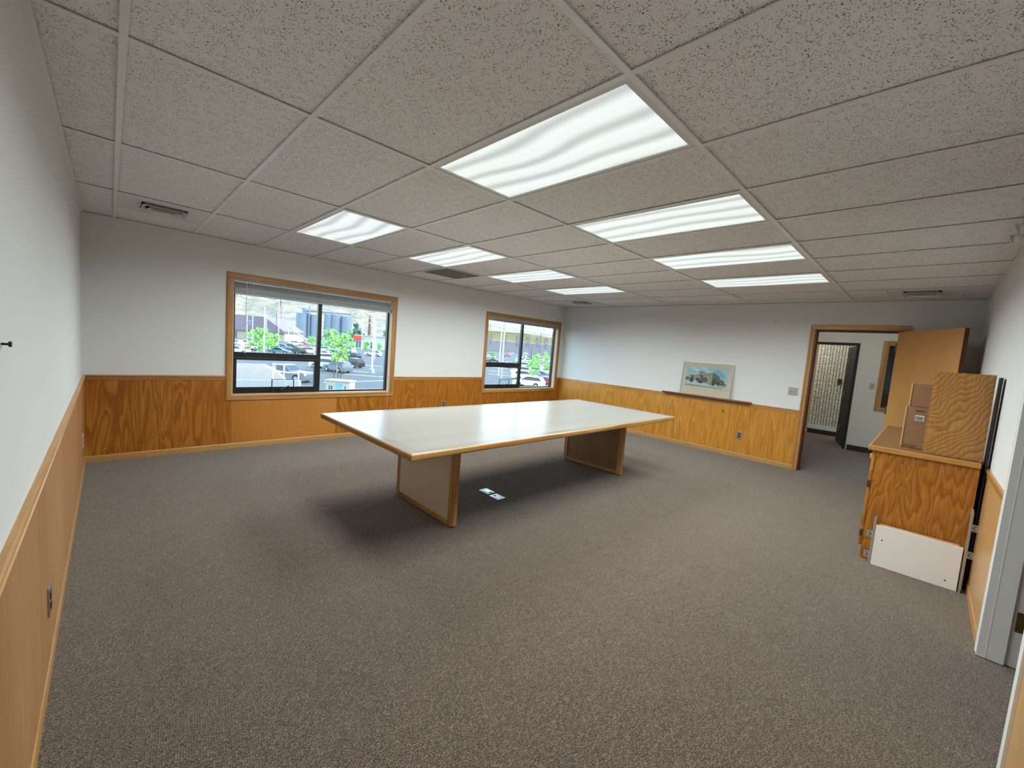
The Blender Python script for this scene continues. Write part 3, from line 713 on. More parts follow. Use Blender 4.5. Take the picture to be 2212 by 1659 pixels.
t = thing('wall_peg', 'dark screw peg in the white wall above the lauan wainscot', 'peg', (0, -4.095, 1.362))
obj('shaft', CY((0, 0, 0), (.014, 0, 0), .003, 8), M['black'], t, local=True); obj('head', CY((.012, 0, 0), (.017, 0, 0), .007, 10), M['black'], t, local=True)
M['head_lens'] = plain('clear_lens', (.6, .6, .6, 1), .15)
t = thing('emergency_light', 'white twin-head emergency light high on the cabinet wall near the ceiling', 'light', (3.98, -WD, 2.30))
obj('body', B(-.13, .13, 0, .055, -.045, .045, bev=.006), M['white_metal'], t, local=True)
for sx in (-.115, .115):
    hd = obj('lamp_head', sph(bmesh.new(), (sx, .085, .040), .036, 2), M['white_metal'], t, local=True, smooth=True)
    obj('lens', CY((sx, .115, .036), (sx, .123, .034), .026, 16), M['head_lens'], hd, local=True)

# ------------------------------------------------------------------ picture ledge and framed print
t = thing('picture_ledge', 'dark wooden tray ledge on the chair rail under the picture', 'ledge', (L, -3.1, .87))
obj('shelf', B(L - .075, L - .002, -2.39, -3.81, .872, .888, bev=.003), M['ledge'], t)
obj('lip', B(L - .080, L - .070, -2.39, -3.81, .868, .896, bev=.003), M['ledge'], t)
obj('cleat', B(L - .040, L - .021, -2.45, -3.75, .848, .872), M['ledge'], t)
pt = thing('framed_print', 'silver-framed print of a building with beige mat leaning on the ledge', 'picture', (L - .045, -3.095, .889))
pw, ph_, tilt = .404, .555, .055
def tl(bm):
    bmesh.ops.rotate(bm, verts=bm.verts[:], cent=(0, 0, 0), matrix=Matrix.Rotation(tilt, 3, 'Y')); return bm
fw = .010
fbm = BS([(-.012, .008, -pw, -pw + fw, 0, ph_), (-.012, .008, pw - fw, pw, 0, ph_), (-.012, .008, -pw + fw, pw - fw, 0, fw), (-.012, .008, -pw + fw, pw - fw, ph_ - fw, ph_)])
obj('frame', tl(fbm), M['steel'], pt, local=True)
obj('backing', tl(B(.001, .007, -pw + fw, pw - fw, fw, ph_ - fw)), M['card'], pt, local=True)
obj('mat', tl(B(-.003, .001, -pw + fw, pw - fw, fw, ph_ - fw)), M['mat_board'], pt, local=True)
obj('print', None or tl(B(-.0045, -.003, -pw + .075, pw - .075, .150, ph_ - .075)), plain('print_paper', C(196, 206, 206), .5, var=.08, nscale=5), pt, local=True)
pr_ = pt.children[-1]
IW, IZ0, IZ1 = pw - .075, .150, ph_ - .075
ih = IZ1 - IZ0
def ink(name, polys, c, depth):
    im = plain('ink_' + name, c, .5, var=.05, nscale=30)
    for pl in polys:
        bm = bmesh.new()
        vs2 = [bm.verts.new((-.0045 - depth, IW - a * 2 * IW, IZ0 + b * ih)) for a, b in pl]
        f = bm.faces.new(vs2); f.normal_update()
        if f.normal.x > 0: f.normal_flip()
        obj(name, tl(bm), im, pr_, local=True)
def disc(cx, cy, rx, ry, n=12, sd=0):
    random.seed(sd)
    return [(cx + rx * math.cos(2 * PI * k / n) * random.uniform(.8, 1.15), cy + ry * math.sin(2 * PI * k / n) * random.uniform(.8, 1.15)) for k in range(n)]
ink('sky_wash', [[(0, .35), (1, .35), (1, 1), (0, 1)]], C(176, 200, 208), .0001)
ink('sky_streak', [[(.05, .95), (.18, 1), (.55, .62), (.45, .58)], [(.32, 1), (.42, 1), (.72, .66), (.64, .62)]], C(210, 220, 220), .0002)
ink('blue_patch', [[(.66, .86), (.80, .9), (.95, .62), (.92, .45), (.78, .58)], [(.28, .78), (.42, .80), (.5, .66), (.36, .64)]], C(140, 176, 196), .0002)
ink('street', [[(0, 0), (1, 0), (1, .14), (.45, .18), (0, .24)]], C(198, 206, 204), .0003)
ink('street_shade', [[(.0, .02), (.9, 0), (.95, .03), (0, .07)], [(.55, .15), (.98, .08), (.98, .11), (.6, .18)]], C(120, 130, 128), .0004)
ink('facade_light', [[(.07, .24), (.13, .24), (.13, .56), (.07, .54)], [(.20, .22), (.35, .22), (.35, .66), (.20, .56)], [(.44, .20), (.64, .16), (.66, .78), (.44, .66)]], C(166, 156, 130), .0004)
ink('facade_dark', [[(.13, .24), (.20, .22), (.20, .54), (.13, .56)], [(.35, .22), (.44, .22), (.44, .58), (.35, .66)], [(.64, .16), (.82, .16), (.82, .58), (.66, .78)], [(.82, .16), (.94, .16), (.94, .38), (.82, .50)]], C(104, 100, 84), .0005)
ink('parapet', [[(.20, .50), (.35, .585), (.35, .60), (.20, .515)], [(.44, .56), (.65, .66), (.65, .68), (.44, .58)]], C(120, 104, 80), .0006)
ink('tree_mass', [disc(.035, .36, .045, .10, 12, 1), disc(.15, .34, .05, .08, 12, 2), disc(.30, .36, .045, .08, 12, 3), disc(.485, .37, .055, .12, 14, 4), disc(.70, .36, .045, .10, 12, 5), disc(.80, .25, .06, .09, 12, 6), disc(.90, .25, .05, .09, 12, 7)], C(58, 66, 48), .0007)
ink('entry_shade', [[(.11, .20), (.18, .19), (.18, .30), (.11, .30)], [(.32, .18), (.42, .17), (.42, .30), (.32, .30)], [(.66, .12), (.72, .12), (.72, .28), (.66, .26)]], C(44, 42, 38), .0008)
ink('foliage', [disc(.04, .35, .03, .06, 10, 8), disc(.97, .20, .03, .07, 10, 9), disc(.485, .36, .025, .05, 10, 10), disc(.88, .26, .03, .05, 10, 11)], C(118, 134, 84), .0009)
ink('lit_gap', [[(.20, .20), (.27, .20), (.27, .29), (.20, .29)], [(.73, .10), (.77, .10), (.77, .20), (.73, .20)]], C(208, 206, 196), .0010)
ink('caption_line', [[(0, -.05), (.30, -.05), (.30, -.043), (0, -.043)], [(.70, -.065), (.98, -.065), (.98, -.057), (.70, -.057)]], C(110, 104, 92), -.0012)
obj('glazing', tl(B(-.0072, -.0066, -pw + fw, pw - fw, fw, ph_ - fw)), M['glass'], pt, local=True)

# ------------------------------------------------------------------ oak cabinet on the right, with things on it
KX0, KX1, KY0, KY1, KZ = 4.452, 6.39, -5.995, -5.455, .905
kb = thing('oak_cabinet', 'long oak base cabinet with drawers, doors and brown top against the white wall', 'cabinet', ((KX0 + KX1) / 2, (KY0 + KY1) / 2, 0))
obj('side_panel', B(KX0, KX0 + .019, KY0, KY1, .0, KZ - .036), M['cab'], kb).location = (0, 0, 0)
obj('side_panel', B(KX1 - .019, KX1, KY0, KY1, .0, KZ - .036), M['cab'], kb)
obj('carcass', BS([(KX0 + .02, KX1 - .02, KY0, KY0 + .012, .09, KZ - .036), (KX0 + .02, KX1 - .02, KY0 + .012, KY1 - .004, .09, .11), (KX0 + .02, KX1 - .02, KY0 + .012, KY1 - .004, KZ - .05, KZ - .036)]), M['ply_plain'], kb)
obj('toe_kick', B(KX0 + .02, KX1 - .02, KY1 - .075, KY1 - .06, 0, .09), M['black'], kb)
obj('worktop', B(KX0 - .004, KX1 + .012, KY0, KY1 + .034, KZ - .034, KZ), M['cab_top'], kb)
obj('top_edging', BS([(KX0 - .022, KX0 - .004, KY0, KY1 + .034, KZ - .036, KZ + .001), (KX0 - .022, KX1 + .012, KY1 + .034, KY1 + .046, KZ - .036, KZ + .001)], bev=.003), M['cab_edge'], kb)
nb = 4; bw = (KX1 - KX0) / nb
for k in range(nb):
    xa, xb = KX0 + bw * k + .003, KX0 + bw * (k + 1) - .003
    dr = obj('drawer', B(xa, xb, KY1 + .002, KY1 + .022, .705, KZ - .040, bev=.003), M['cab_edge'], kb)
    bm = CY(((xa + xb) / 2, KY1 + .022, .79), ((xa + xb) / 2, KY1 + .036, .79), .008, 10); cyl(bm, ((xa + xb) / 2, KY1 + .034, .79), ((xa + xb) / 2, KY1 + .046, .79), .017, 14)
    if k == 0: cyl(bm, (xa + .06, KY1 + .022, .80), (xa + .06, KY1 + .036, .80), .012, 10, .017)
    obj('knob', bm, M['cab_edge'], dr)
    dd = obj('door', B(xa, xb, KY1 + .002, KY1 + .022, .10, .700, bev=.003), M['cab'], kb)
    for z in (.20, .60): obj('hinge', BS([(xa - .002, xa + .012, KY1 - .006, KY1 + .024, z - .028, z + .028)], bev=.002), M['brass'], dd)
    bm = CY((xb - .04, KY1 + .022, .64), (xb - .04, KY1 + .044, .64), .012, 12, .016); obj('knob', bm, M['cab_edge'], dd)

# loose oak sheet standing on the cabinet, cartons behind it, black board in the gap
t = thing('plywood_sheet', 'upright loose oak veneer board with wavy grain standing on the cabinet top', 'board', (4.535, -5.853, KZ + .001))
t.rotation_euler = (0, math.radians(6.0), 0)
obj('veneer', B(-.009, .0, -.150, .150, .0, .612), M['loose'], t, local=True)
obj('core', B(.0, .010, -.150, .150, .0, .612), M['liner'], t, local=True)
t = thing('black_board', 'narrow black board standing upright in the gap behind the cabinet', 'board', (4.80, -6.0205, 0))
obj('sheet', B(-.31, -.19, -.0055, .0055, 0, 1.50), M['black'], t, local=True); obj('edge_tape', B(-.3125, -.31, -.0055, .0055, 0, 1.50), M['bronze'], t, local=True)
def carton(loc, rz, sx, sy, sz, label, marks):
    t = thing('cardboard_box', label, 'box', loc, rz)
    obj('shell', B(0, sx, -sy, 0, 0, sz, bev=.003), M['card'], t, local=True)
    obj('flap_edge', B(-.004, .012, -.002, .006, .004, sz - .004), M['card_edge'], t, local=True)
    if marks:
        obj('barcode_label', B(-.0015, 0, -.105, -.055, sz - .105, sz - .062), M['paper'], t, local=True)
        lb = t.children[-1]
        obj('bars', BS([(-.0022, -.0014, -.100 + .0055 * k, -.0975 + .0055 * k + .0012 * (k % 2), sz - .101, sz - .069) for k in range(8)]), M['ink'], lb, local=True)['kind'] = 'stuff'
        bm = bmesh.new()
        random.seed(3)
        for cx, cz, n in ((-.10, sz - .028, 4), (-.085, .016, 6)):
            for k in range(n):
                y = cx + .013 * k; z = cz + random.uniform(-.004, .004)
                box(bm, -.0015, -.0002, y, y + .008, z, z + .0045); box(bm, -.0015, -.0002, y + .003, y + .006, z - .006, z + .008)
        obj('scribble', bm, M['ink'], t, local=True)['kind'] = 'stuff'
    else:
        obj('tape', B(-.001, sx * .9, -sy * .55, -sy * .45, sz, sz + .001), M['card_edge'], t, local=True)
    return t
carton((4.700, -5.580, KZ + .001), math.radians(-4), .30, .30, .322, 'brown carton with a barcode label, bottom of the two on the cabinet', True)
carton((4.730, -5.592, KZ + .325), math.radians(-4), .26, .28, .185, 'plain brown carton stacked on top of the labelled carton', False)

# white drawer board with two metal slides leaning on the cabinet end
t = thing('drawer_board', 'white melamine board with metal drawer slides leaning on the cabinet end', 'board', (4.372, -5.755, 0))
t.rotation_euler = (0, math.radians(3.6), 0)
obj('panel', B(0, .016, -.224, .230, .002, .312), M['melamine'], t, local=True)
obj('rear_panel', B(.018, .026, -.205, .215, .06, .322), M['liner'], t, local=True)
for q in ((.185, .205), (-.165, .055)): obj('screw', CY((-.001, q[0], q[1]), (.002, q[0], q[1]), .005, 10), M['black'], t, local=True)
for y, hgt, zs in ((.232, .375, (.225, .065)), (-.232, .590, (.46, .27))):
    sg = 1 if y > 0 else -1
    sl = obj('slide', BS([(-.002, .022, y, y + sg * .010, .0, hgt), (.0, .018, y + sg * .010, y + sg * .014, .02, hgt - .02)], bev=.001), M['galv'], t, local=True)
    for z in zs:
        bm = BS([(.018, .022, y + sg * .010, y + sg * .046, z - .025, z + .025)], bev=.001)
        br = obj('bracket', bm, M['galv'], sl, local=True)
        obj('hole', BS([(.0165, .0185, y + sg * .024 - .004, y + sg * .024 + .004, z - .004, z + .004), (.0165, .0185, y + sg * .030 - .006, y + sg * .030 + .006, z + .011, z + .016), (.0165, .0185, y + sg * .030 - .006, y + sg * .030 + .006, z - .016, z - .011)]), M['black'], sl, local=True)
#OUTSIDE
# ------------------------------------------------------------------ outside: parking lot, cars, trees, buildings, hills
YAW = cam.rotation_euler.z
FWD = cam.rotation_euler.to_matrix() @ Vector((0, 0, -1))
def at(u, v, depth): return CAM + ray(u, v) * depth
def spot(u, v):
    p = ground(u, v); k = (p - CAM).dot(FWD) / FPX          # metres per pixel there
    return p, k
s = N('asphalt'); v = s.coord(rnd=False)
s.col(s.mix(s.noise(v, .12, 4), C(62, 61, 62), C(78, 77, 78))); M['asphalt'] = s.set(.9)
lot = tag(obj('parking_lot', B(-500, 1500, .6, 1500, GZ - .5, GZ), M['asphalt']), 'grey asphalt parking lot outside the windows', kind='structure')
M['stripe'] = plain('road_paint', C(232, 234, 234), .8, var=.03)
for (u, v, u2, v2) in ((742, 800, 812, 806), (745, 808, 835, 815), (770, 787, 825, 792), (700, 826, 836, 822), (1056, 800, 1100, 806), (1056, 808, 1100, 812), (1056, 792, 1098, 797)):
    a, b = ground(u, v), ground(u2, v2); d = (b - a); n = Vector((-d.y, d.x, 0)).normalized() * .09
    bm = bmesh.new(); q = [a - n, b - n, b + n, a + n]
    prism(bm, [(p.x, p.y) for p in q], 2, GZ, GZ + .012); obj('lot_stripe', bm, M['stripe'], lot)

# cars ---------------------------------------------------------------
M['tyre'] = plain('tyre_rubber', (.012, .012, .013, 1), .8); M['rim'] = plain('alloy_rim', (.45, .46, .48, 1), .35, .8)
M['car_glass'] = plain('car_glass', (.02, .03, .04, 1), .1); M['head_lamp'] = plain('lamp_clear', (.75, .76, .76, 1), .2); M['tail_lamp'] = plain('lamp_red', (.5, .02, .02, 1), .25)
PAINT = {k: plain('paint_' + k, c, .25, var=.01) for k, c in dict(silver=C(196, 202, 206), white=C(236, 238, 238), black=C(30, 32, 36), grey=C(96, 102, 110), blue=C(70, 96, 140), red=C(214, 40, 30), tan=C(186, 172, 146), teal=C(72, 112, 120), yellow=C(236, 200, 48)).items()}
def hull(bm, prof, hw, inset=0.0):
    """side profile (x,z) extruded across the car, upper points pulled in by inset"""
    zmax = max(p[1] for p in prof); zmin = min(p[1] for p in prof)
    def w(z): return hw - inset * (z - zmin) / max(.01, zmax - zmin)
    A = [bm.verts.new((x, -w(z), z)) for x, z in prof]; Bv = [bm.verts.new((x, w(z), z)) for x, z in prof]
    bm.faces.new(A); bm.faces.new(Bv[::-1]); n = len(prof)
    for i in range(n):
        j = (i + 1) % n; bm.faces.new((A[j], A[i], Bv[i], Bv[j]))
    bmesh.ops.recalc_face_normals(bm, faces=bm.faces[:])
def mesh_of(name, bm, m):
    me = bpy.data.meshes.new(name); bm.to_mesh(me); bm.free(); me.materials.append(m); return me
def car_kit(kind):
    parts = []
    if kind == 'pickup': ln, hw, wb, r = 5.8, .98, 1.85, .42
    elif kind == 'suv': ln, hw, wb, r = 4.7, .93, 1.38, .36
    else: ln, hw, wb, r = 4.75, .91, 1.40, .33
    f, b = ln / 2, -ln / 2
    def arch(cx): return [(cx + (r + .07) * math.cos(a), r + (r + .07) * math.sin(a)) for a in [k * PI / 5 for k in range(0, 6)]]
    z0 = .26
    if kind == 'pickup':
        top = [(f, .55), (f, .95), (f - .1, 1.12), (.95, 1.22), (-.75, 1.24), (b + .03, 1.24), (b, .6)]
        cab = [(1.0, 1.20), (.35, 1.82), (-.55, 1.86), (-.80, 1.80), (-.88, 1.20)]; gl = [(.93, 1.24), (.34, 1.76), (-.52, 1.79), (-.76, 1.72), (-.82, 1.24)]
    elif kind == 'suv':
        top = [(f, .5), (f - .02, .82), (f - .25, .98), (1.0, 1.06), (b + .12, 1.10), (b, .9), (b, .5)]
        cab = [(1.05, 1.04), (.35, 1.60), (-.2, 1.70), (b + .55, 1.64), (b + .08, 1.08)]; gl = [(.95, 1.09), (.34, 1.54), (-.2, 1.62), (b + .6, 1.56), (b + .2, 1.10)]
    else:
        top = [(f, .45), (f - .03, .68), (f - .3, .82), (.95, .94), (-1.5, .98), (b + .1, .94), (b, .75), (b, .45)]
        cab = [(1.0, .92), (.25, 1.38), (-.3, 1.45), (-.85, 1.40), (-1.65, .96)]; gl = [(.88, .96), (.24, 1.32), (-.3, 1.38), (-.82, 1.33), (-1.45, .98)]
    prof = [(f - .05, z0)] + [p for p in top] + [(b + .05, z0)]
    prof += arch(-wb)[::-1] if False else [(p[0], max(z0, p[1])) for p in arch(-wb)[::-1]] + [(p[0], max(z0, p[1])) for p in arch(wb)[::-1]]
    bm = bmesh.new(); hull(bm, prof, hw, .05); parts.append(('body', mesh_of('body', bm, PAINT['silver']), True))
    bm = bmesh.new(); hull(bm, cab, hw - .06, .16); parts.append(('cabin', mesh_of('cabin', bm, PAINT['silver']), True))
    bm = bmesh.new(); hull(bm, gl, hw - .045, .155); parts.append(('side_window', mesh_of('side_window', bm, M['car_glass']), False))
    wsx = cab[0]; wst = cab[1]
    bm = bmesh.new(); n = Vector((wst[1] - wsx[1], 0, wsx[0] - wst[0])).normalized() * .012
    q = [(wsx[0] - .06, -hw + .14, wsx[1] + .05), (wsx[0] - .06, hw - .14, wsx[1] + .05), (wst[0] + .05, hw - .26, wst[1] - .04), (wst[0] + .05, -hw + .26, wst[1] - .04)]
    bm.faces.new([bm.verts.new(Vector(p) + n) for p in q]); parts.append(('windscreen', mesh_of('windscreen', bm, M['car_glass']), False))
    for sx in (1, -1):
        for sy in (1, -1):
            y = sy * (hw - .12)
            bm = CY((sx * wb, y - .11, r), (sx * wb, y + .11, r), r, 16); parts.append(('wheel', mesh_of('wheel', bm, M['tyre']), False))
            bm = CY((sx * wb, y + sy * .105, r), (sx * wb, y + sy * .125, r), r * .62, 12); parts.append(('rim', mesh_of('rim', bm, M['rim']), False))
    for sy in (1, -1):
        parts.append(('headlight', mesh_of('headlight', B(f - .10, f + .01, sy * (hw - .42), sy * (hw - .10), top[1][1] - .10, top[1][1] + .06), M['head_lamp']), False))
        parts.append(('tail_light', mesh_of('tail_light', B(b - .012, b + .1, sy * (hw - .22), sy * (hw - .06), top[-1][1] + .08, top[-1][1] + .28), M['tail_lamp']), False))
    return parts
KITS = {k: car_kit(k) for k in ('suv', 'sedan', 'pickup')}
def car(u, v, kind, colr, head, label=None, group='cars parked in the lot'):
    p, k = spot(u, v)
    lab = label or '%s %s parked among the rows in the lot' % (colr, {'suv': 'sport utility car', 'sedan': 'sedan', 'pickup': 'pickup truck'}[kind])
    t = thing('parked_car', lab, 'car', p, YAW + math.radians(head), group=group)
    wheel = None
    for nm, me, painted in KITS[kind]:
        o = bpy.data.objects.new(nm, me); COL.objects.link(o)
        o.parent = wheel if (nm == 'rim' and wheel) else t
        if nm == 'wheel': wheel = o
        if painted: o.material_slots[0].link = 'OBJECT'; o.material_slots[0].material = PAINT[colr]
car(622, 822, 'pickup', 'grey', -14, 'dark grey pickup truck standing behind the concrete wall', 'cars parked near the building')
car(729, 803, 'suv', 'grey', 150, 'dark grey sport utility car behind the young tree', 'cars parked near the building')
car(758, 793, 'suv', 'black', 158, 'black sport utility car beside the one behind the young tree', 'cars parked near the building')
car(757, 776, 'suv', 'black', 165, 'black sport utility car in the second row from the utility cabinet', 'cars parked near the building')
car(752, 761, 'suv', 'silver', 168, 'silver car at the end of the third row', 'cars parked near the building')
car(806, 769, 'suv', 'silver', 176, 'silver sport utility car driving past the beige shop')
car(594, 750, 'sedan', 'red', 8, 'red sedan parked under the flagpole')
car(658, 746, 'sedan', 'red', 4, 'red sedan parked below the conveyor')
car(630, 752, 'sedan', 'black', 12, 'black sedan between the two red sedans')
car(1170, 836, 'suv', 'red', 150, 'red car at the edge of the lot below the corner window')
car(1166, 779, 'suv', 'yellow', 160, 'yellow car among silver ones in the lot')
car(1096, 771, 'sedan', 'red', 170, 'red sedan beside the wooden utility pole')
car(1142, 836, 'suv', 'white', 158, 'white car beside the red one below the corner window')
random.seed(11)
cols = ['silver', 'white', 'grey', 'silver', 'white', 'teal', 'blue', 'silver', 'tan', 'white', 'black', 'silver']
ROWS = [(764, (512, 604, 640, 672), 'in the near row facing the purple store'), (756, (520, 548, 611, 668), 'in the second row facing the purple store'), (746, (509, 530, 556, 640, 676), 'in the third row facing the purple store'),
        (739, (672,), 'at the foot of the silos'), (796, (702,), 'beside the dark grey car at the young tree'), (782, (712,), 'behind the dark grey car at the young tree'), (770, (702, 723), 'two rows behind the young tree'),
        (760, (700, 722), 'three rows behind the young tree'), (750, (706, 730, 752), 'in the row below the silos'), (742, (712, 740), 'in the last row below the silos'),
        (773, (1060, 1128, 1148), 'in the far rows before the office building'), (783, (1064, 1126, 1144, 1182), 'in the row before the yellow car'), (795, (1108, 1130, 1156), 'beyond the pale green tree by the yellow car'),
        (808, (1126, 1150, 1178), 'two rows behind the red car'), (820, (1132, 1166), 'right behind the red car'), (765, (1104, 1136, 1158, 1176), 'against the pink-grey base of the office building')]
seq = 0
for v, us, where in ROWS:
    for u in us:
        kind = ('suv', 'sedan', 'suv')[seq % 3]; colr = cols[(seq * 5 + seq // 12) % 12]; seq += 1
        car(u, v, kind, colr, random.choice((20, 160, 168, 12)) + random.uniform(-5, 5), '%s %s %s' % (colr, {'suv': 'sport utility car', 'sedan': 'sedan'}[kind], where))

# trees ---------------------------------------------------------------
def leafmat(name, a, b):
    s = N(name); oi = s.noise(s.coord(), 1.5, 2); s.col(s.mix(oi, a, b)); return s.set(.7)
M['leaf_young'] = leafmat('leaf_young', C(104, 160, 70), C(168, 206, 120)); M['leaf_dark'] = leafmat('leaf_dark', C(48, 92, 70), C(86, 134, 100)); M['leaf_mid'] = leafmat('leaf_mid', C(96, 150, 76), C(150, 192, 110))
M['bark'] = plain('bark', C(150, 140, 124), .9, var=.15)
def tree(u, v, hpx, wpx, m, label, name='lot_tree', trunk=.25, n=420, seed=1, shape='oval', ls=1.0):
    random.seed(seed)
    p, k = spot(u, v); h, w = hpx * k, wpx * k
    t = thing(name, label, 'tree', p, group='trees around the parking lot')
    obj('trunk', CY((0, 0, 0), (0, 0, h * .8), max(.06, w * .022), 8, .03), M['bark'], t, local=True)
    bm = bmesh.new()
    lump = [Vector((random.gauss(0, .30) * w / 2, random.gauss(0, .30) * w / 2, h * random.uniform(trunk + .08, .92))) for _ in range(14)]
    for i in range(n):
        c0 = random.choice(lump)
        zz = (c0.z / h - trunk) / (1 - trunk)
        sc_ = {'oval': math.sin(max(.12, min(.95, zz)) * PI), 'cone': max(.12, 1.0 - zz)}[shape]
        d = Vector((random.gauss(0, 1), random.gauss(0, 1), random.gauss(0, 1))).normalized() * random.uniform(.3, 1) * w * .26 * (.45 + sc_ * .6)
        c = Vector((c0.x * (.4 + sc_), c0.y * (.4 + sc_), c0.z)) + d
        sz = random.uniform(.05, .09) * w * ls
        e = Euler((random.uniform(0, 6), random.uniform(0, 6), random.uniform(0, 6))).to_matrix()
        bm.faces.new([bm.verts.new(c + e @ Vector((a * sz, b * sz, 0))) for a, b in ((-1, 0), (0, -.6), (1, 0), (0, .6))])
    obj('crown', bm, m, t, local=True)['kind'] = 'stuff'
tree(727, 806, 100, 52, M['leaf_young'], 'young pale green tree beside the dark grey car', trunk=.22, n=520, seed=2)
tree(566, 766, 58, 44, M['leaf_young'], 'leafy light green tree beside the tall light pole', trunk=.12, seed=3, n=520)
tree(586, 764, 46, 34, M['leaf_young'], 'light green tree over the red sedan', trunk=.15, seed=4)
tree(539, 758, 48, 24, M['leaf_young'], 'slender light green tree before the purple store', trunk=.12, seed=5)
tree(676, 756, 30, 22, M['leaf_mid'], 'small green tree at the foot of the silos', trunk=.15, seed=6)
tree(770, 738, 38, 40, M['leaf_dark'], 'dark conifer beside the chimney', trunk=.05, seed=7, shape='cone', n=600)
tree(752, 736, 24, 22, M['leaf_mid'], 'round green tree left of the dark conifer', trunk=.1, seed=8)
tree(836, 736, 32, 26, M['leaf_dark'], 'dark tree at the end of the beige shop', trunk=.05, seed=9, shape='cone')
tree(818, 758, 18, 14, M['leaf_mid'], 'small shrub tree in front of the beige shop', trunk=.1, seed=10)
tree(790, 756, 16, 16, M['leaf_mid'], 'low shrub beside the beige shop door', trunk=.05, seed=11)
tree(714, 736, 26, 30, M['leaf_mid'], 'green tree behind the parked rows below the silos', trunk=.1, seed=12)
tree(1150, 826, 52, 34, M['leaf_young'], 'yellow-green young tree in front of the corner window', trunk=.18, seed=13, n=420)
tree(1176, 812, 58, 26, M['leaf_young'], 'light green tree by the edge of the corner window', trunk=.15, seed=14)
tree(1062, 780, 20, 16, M['leaf_mid'], 'small tree left of the wooden utility pole', trunk=.1, seed=15)
tree(1156, 796, 34, 24, M['leaf_young'], 'pale green tree beside the yellow car', trunk=.15, seed=16)

# buildings -----------------------------------------------------------
def bld(name, u0, u1, v, label, z=GZ):
    um = (u0 + u1) / 2; d = ray(um, v); tt = (z - CAM.z) / d.z; p = CAM + d * tt; k = tt / FPX
    t = thing(name, label, 'building', p, YAW); t['k'] = k
    return t, k, (u1 - u0) * k
M['purple'] = plain('purple_metal', C(116, 98, 108), .6, var=.05, nscale=.4); M['beige'] = plain('beige_stucco', C(170, 150, 132), .8, var=.04, nscale=.4); M['cream_w'] = plain('cream_stucco', C(176, 168, 154), .8, var=.03)
M['ochre'] = plain('ochre_stucco', C(154, 130, 86), .8, var=.04, nscale=.3); M['pinkgrey'] = plain('pink_grey_block', C(132, 118, 118), .8, var=.05, nscale=.3); M['wglass'] = plain('shop_glass', C(70, 84, 104), .15, var=.1)
M['sign_red'] = plain('sign_red', C(226, 48, 36), .5, var=.02); M['silo'] = plain('silo_steel', C(112, 120, 132), .45, .1, var=.08, nscale=.5); M['brick_br'] = plain('brown_brick', C(120, 72, 56), .8, var=.1)
t, k, w = bld('store_building', 455, 614, 732, 'long store with purple roof band and beige walls across the lot')
h = 50 * k
obj('wall', B(-w / 2, w / 2, 0, 18, 0, h * .36), M['beige'], t, local=True)
bm = bmesh.new(); prism(bm, [(-w / 2 - .5, h * .36), (w / 2 + .3, h * .36), (w / 2 + .3, h * .45), (w * .24, h), (-w / 2 - .5, h)], 1, -1.2, 18); obj('roof_band', bm, M['purple'], t, local=True)
for x0, x1 in ((-w * .5, -w * .14), (w * .10, w * .22)):
    n = 6 if x1 - x0 > 8 else 2
    for i in range(n):
        a = x0 + (x1 - x0) * i / n; wd = obj('window', B(a + .15, a + (x1 - x0) / n - .15, -.12, .05, .2, h * .30), M['wglass'], t, local=True)
        obj('mullion', B(a + (x1 - x0) / n / 2 - .06, a + (x1 - x0) / n / 2 + .06, -.16, -.1, .2, h * .30), M['cream_w'], wd, local=True)
t2 = thing('store_sign', 'red sign on a post at the end of the purple store', 'sign', spot(609, 733)[0], YAW)
k2 = spot(609, 733)[1]
obj('post', CY((0, 0, 0), (0, 0, 20 * k2), .12, 8), M['cream_w'], t2, local=True); obj('panel', B(-7 * k2, 7 * k2, -.25, .25, 19 * k2, 31 * k2, bev=.2), M['sign_red'], t2, local=True); obj('panel_mark', B(-4 * k2, 4 * k2, -.32, -.25, 23 * k2, 25.5 * k2), M['cream_w'], t2, local=True)
t, k, w = bld('grain_silos', 628, 754, 730, 'row of pale steel grain silos with a head house before the hills')
for u, wd, top in ((647, 31, 676), (673, 22, 680), (703, 22, 678), (720, 23, 680), (741, 22, 684)):
    x = (u - 691) * k; hh = (730 - top) * k + (u - 691) * k * .0775; r = wd * k / 2
    bm = bmesh.new(); n = 14
    cyl(bm, (x, 8, 0), (x, 8, hh), r, 24)
    sil = obj('silo', bm, M['silo'], t, local=True)
    obj('roof', CY((x, 8, hh), (x, 8, hh + r * .18), r * 1.02, 24, r * .3), M['silo'], sil, local=True)
    for q in range(1, 6): obj('hoop', CY((x, 8, hh * q / 6 - .08), (x, 8, hh * q / 6 + .08), r * 1.012, 24), M['silo'], sil, local=True)
obj('head_house', B(-44 * k, -38 * k, 4, 10, 0, 62 * k), M['silo'], t, local=True); obj('leg_tower', B(-28 * k, -26 * k, 2, 4, 0, 66 * k), M['silo'], t, local=True)
obj('gallery', B(-46 * k, 58 * k, 7, 9, 55 * k, 57.5 * k), M['purple'], t, local=True)
t3 = thing('grain_conveyor', 'white truss conveyor slanting down from the silos', 'conveyor', spot(640, 742)[0], YAW); k3 = spot(640, 742)[1]
for dz_ in (0, 2.2): obj('chord', CY((-19 * k3, 0, 36 * k3 + dz_ * k3), (24 * k3, 0, 6 * k3 + dz_ * k3), .22, 6), M['cream_w'], t3, local=True)
for i in range(9):
    f = i / 8; x = (-19 + 43 * f) * k3; z = (36 - 30 * f) * k3; obj('web', CY((x, 0, z), (x + 1.5 * k3, 0, z + 2.0 * k3), .12, 6), M['cream_w'], t3, local=True)
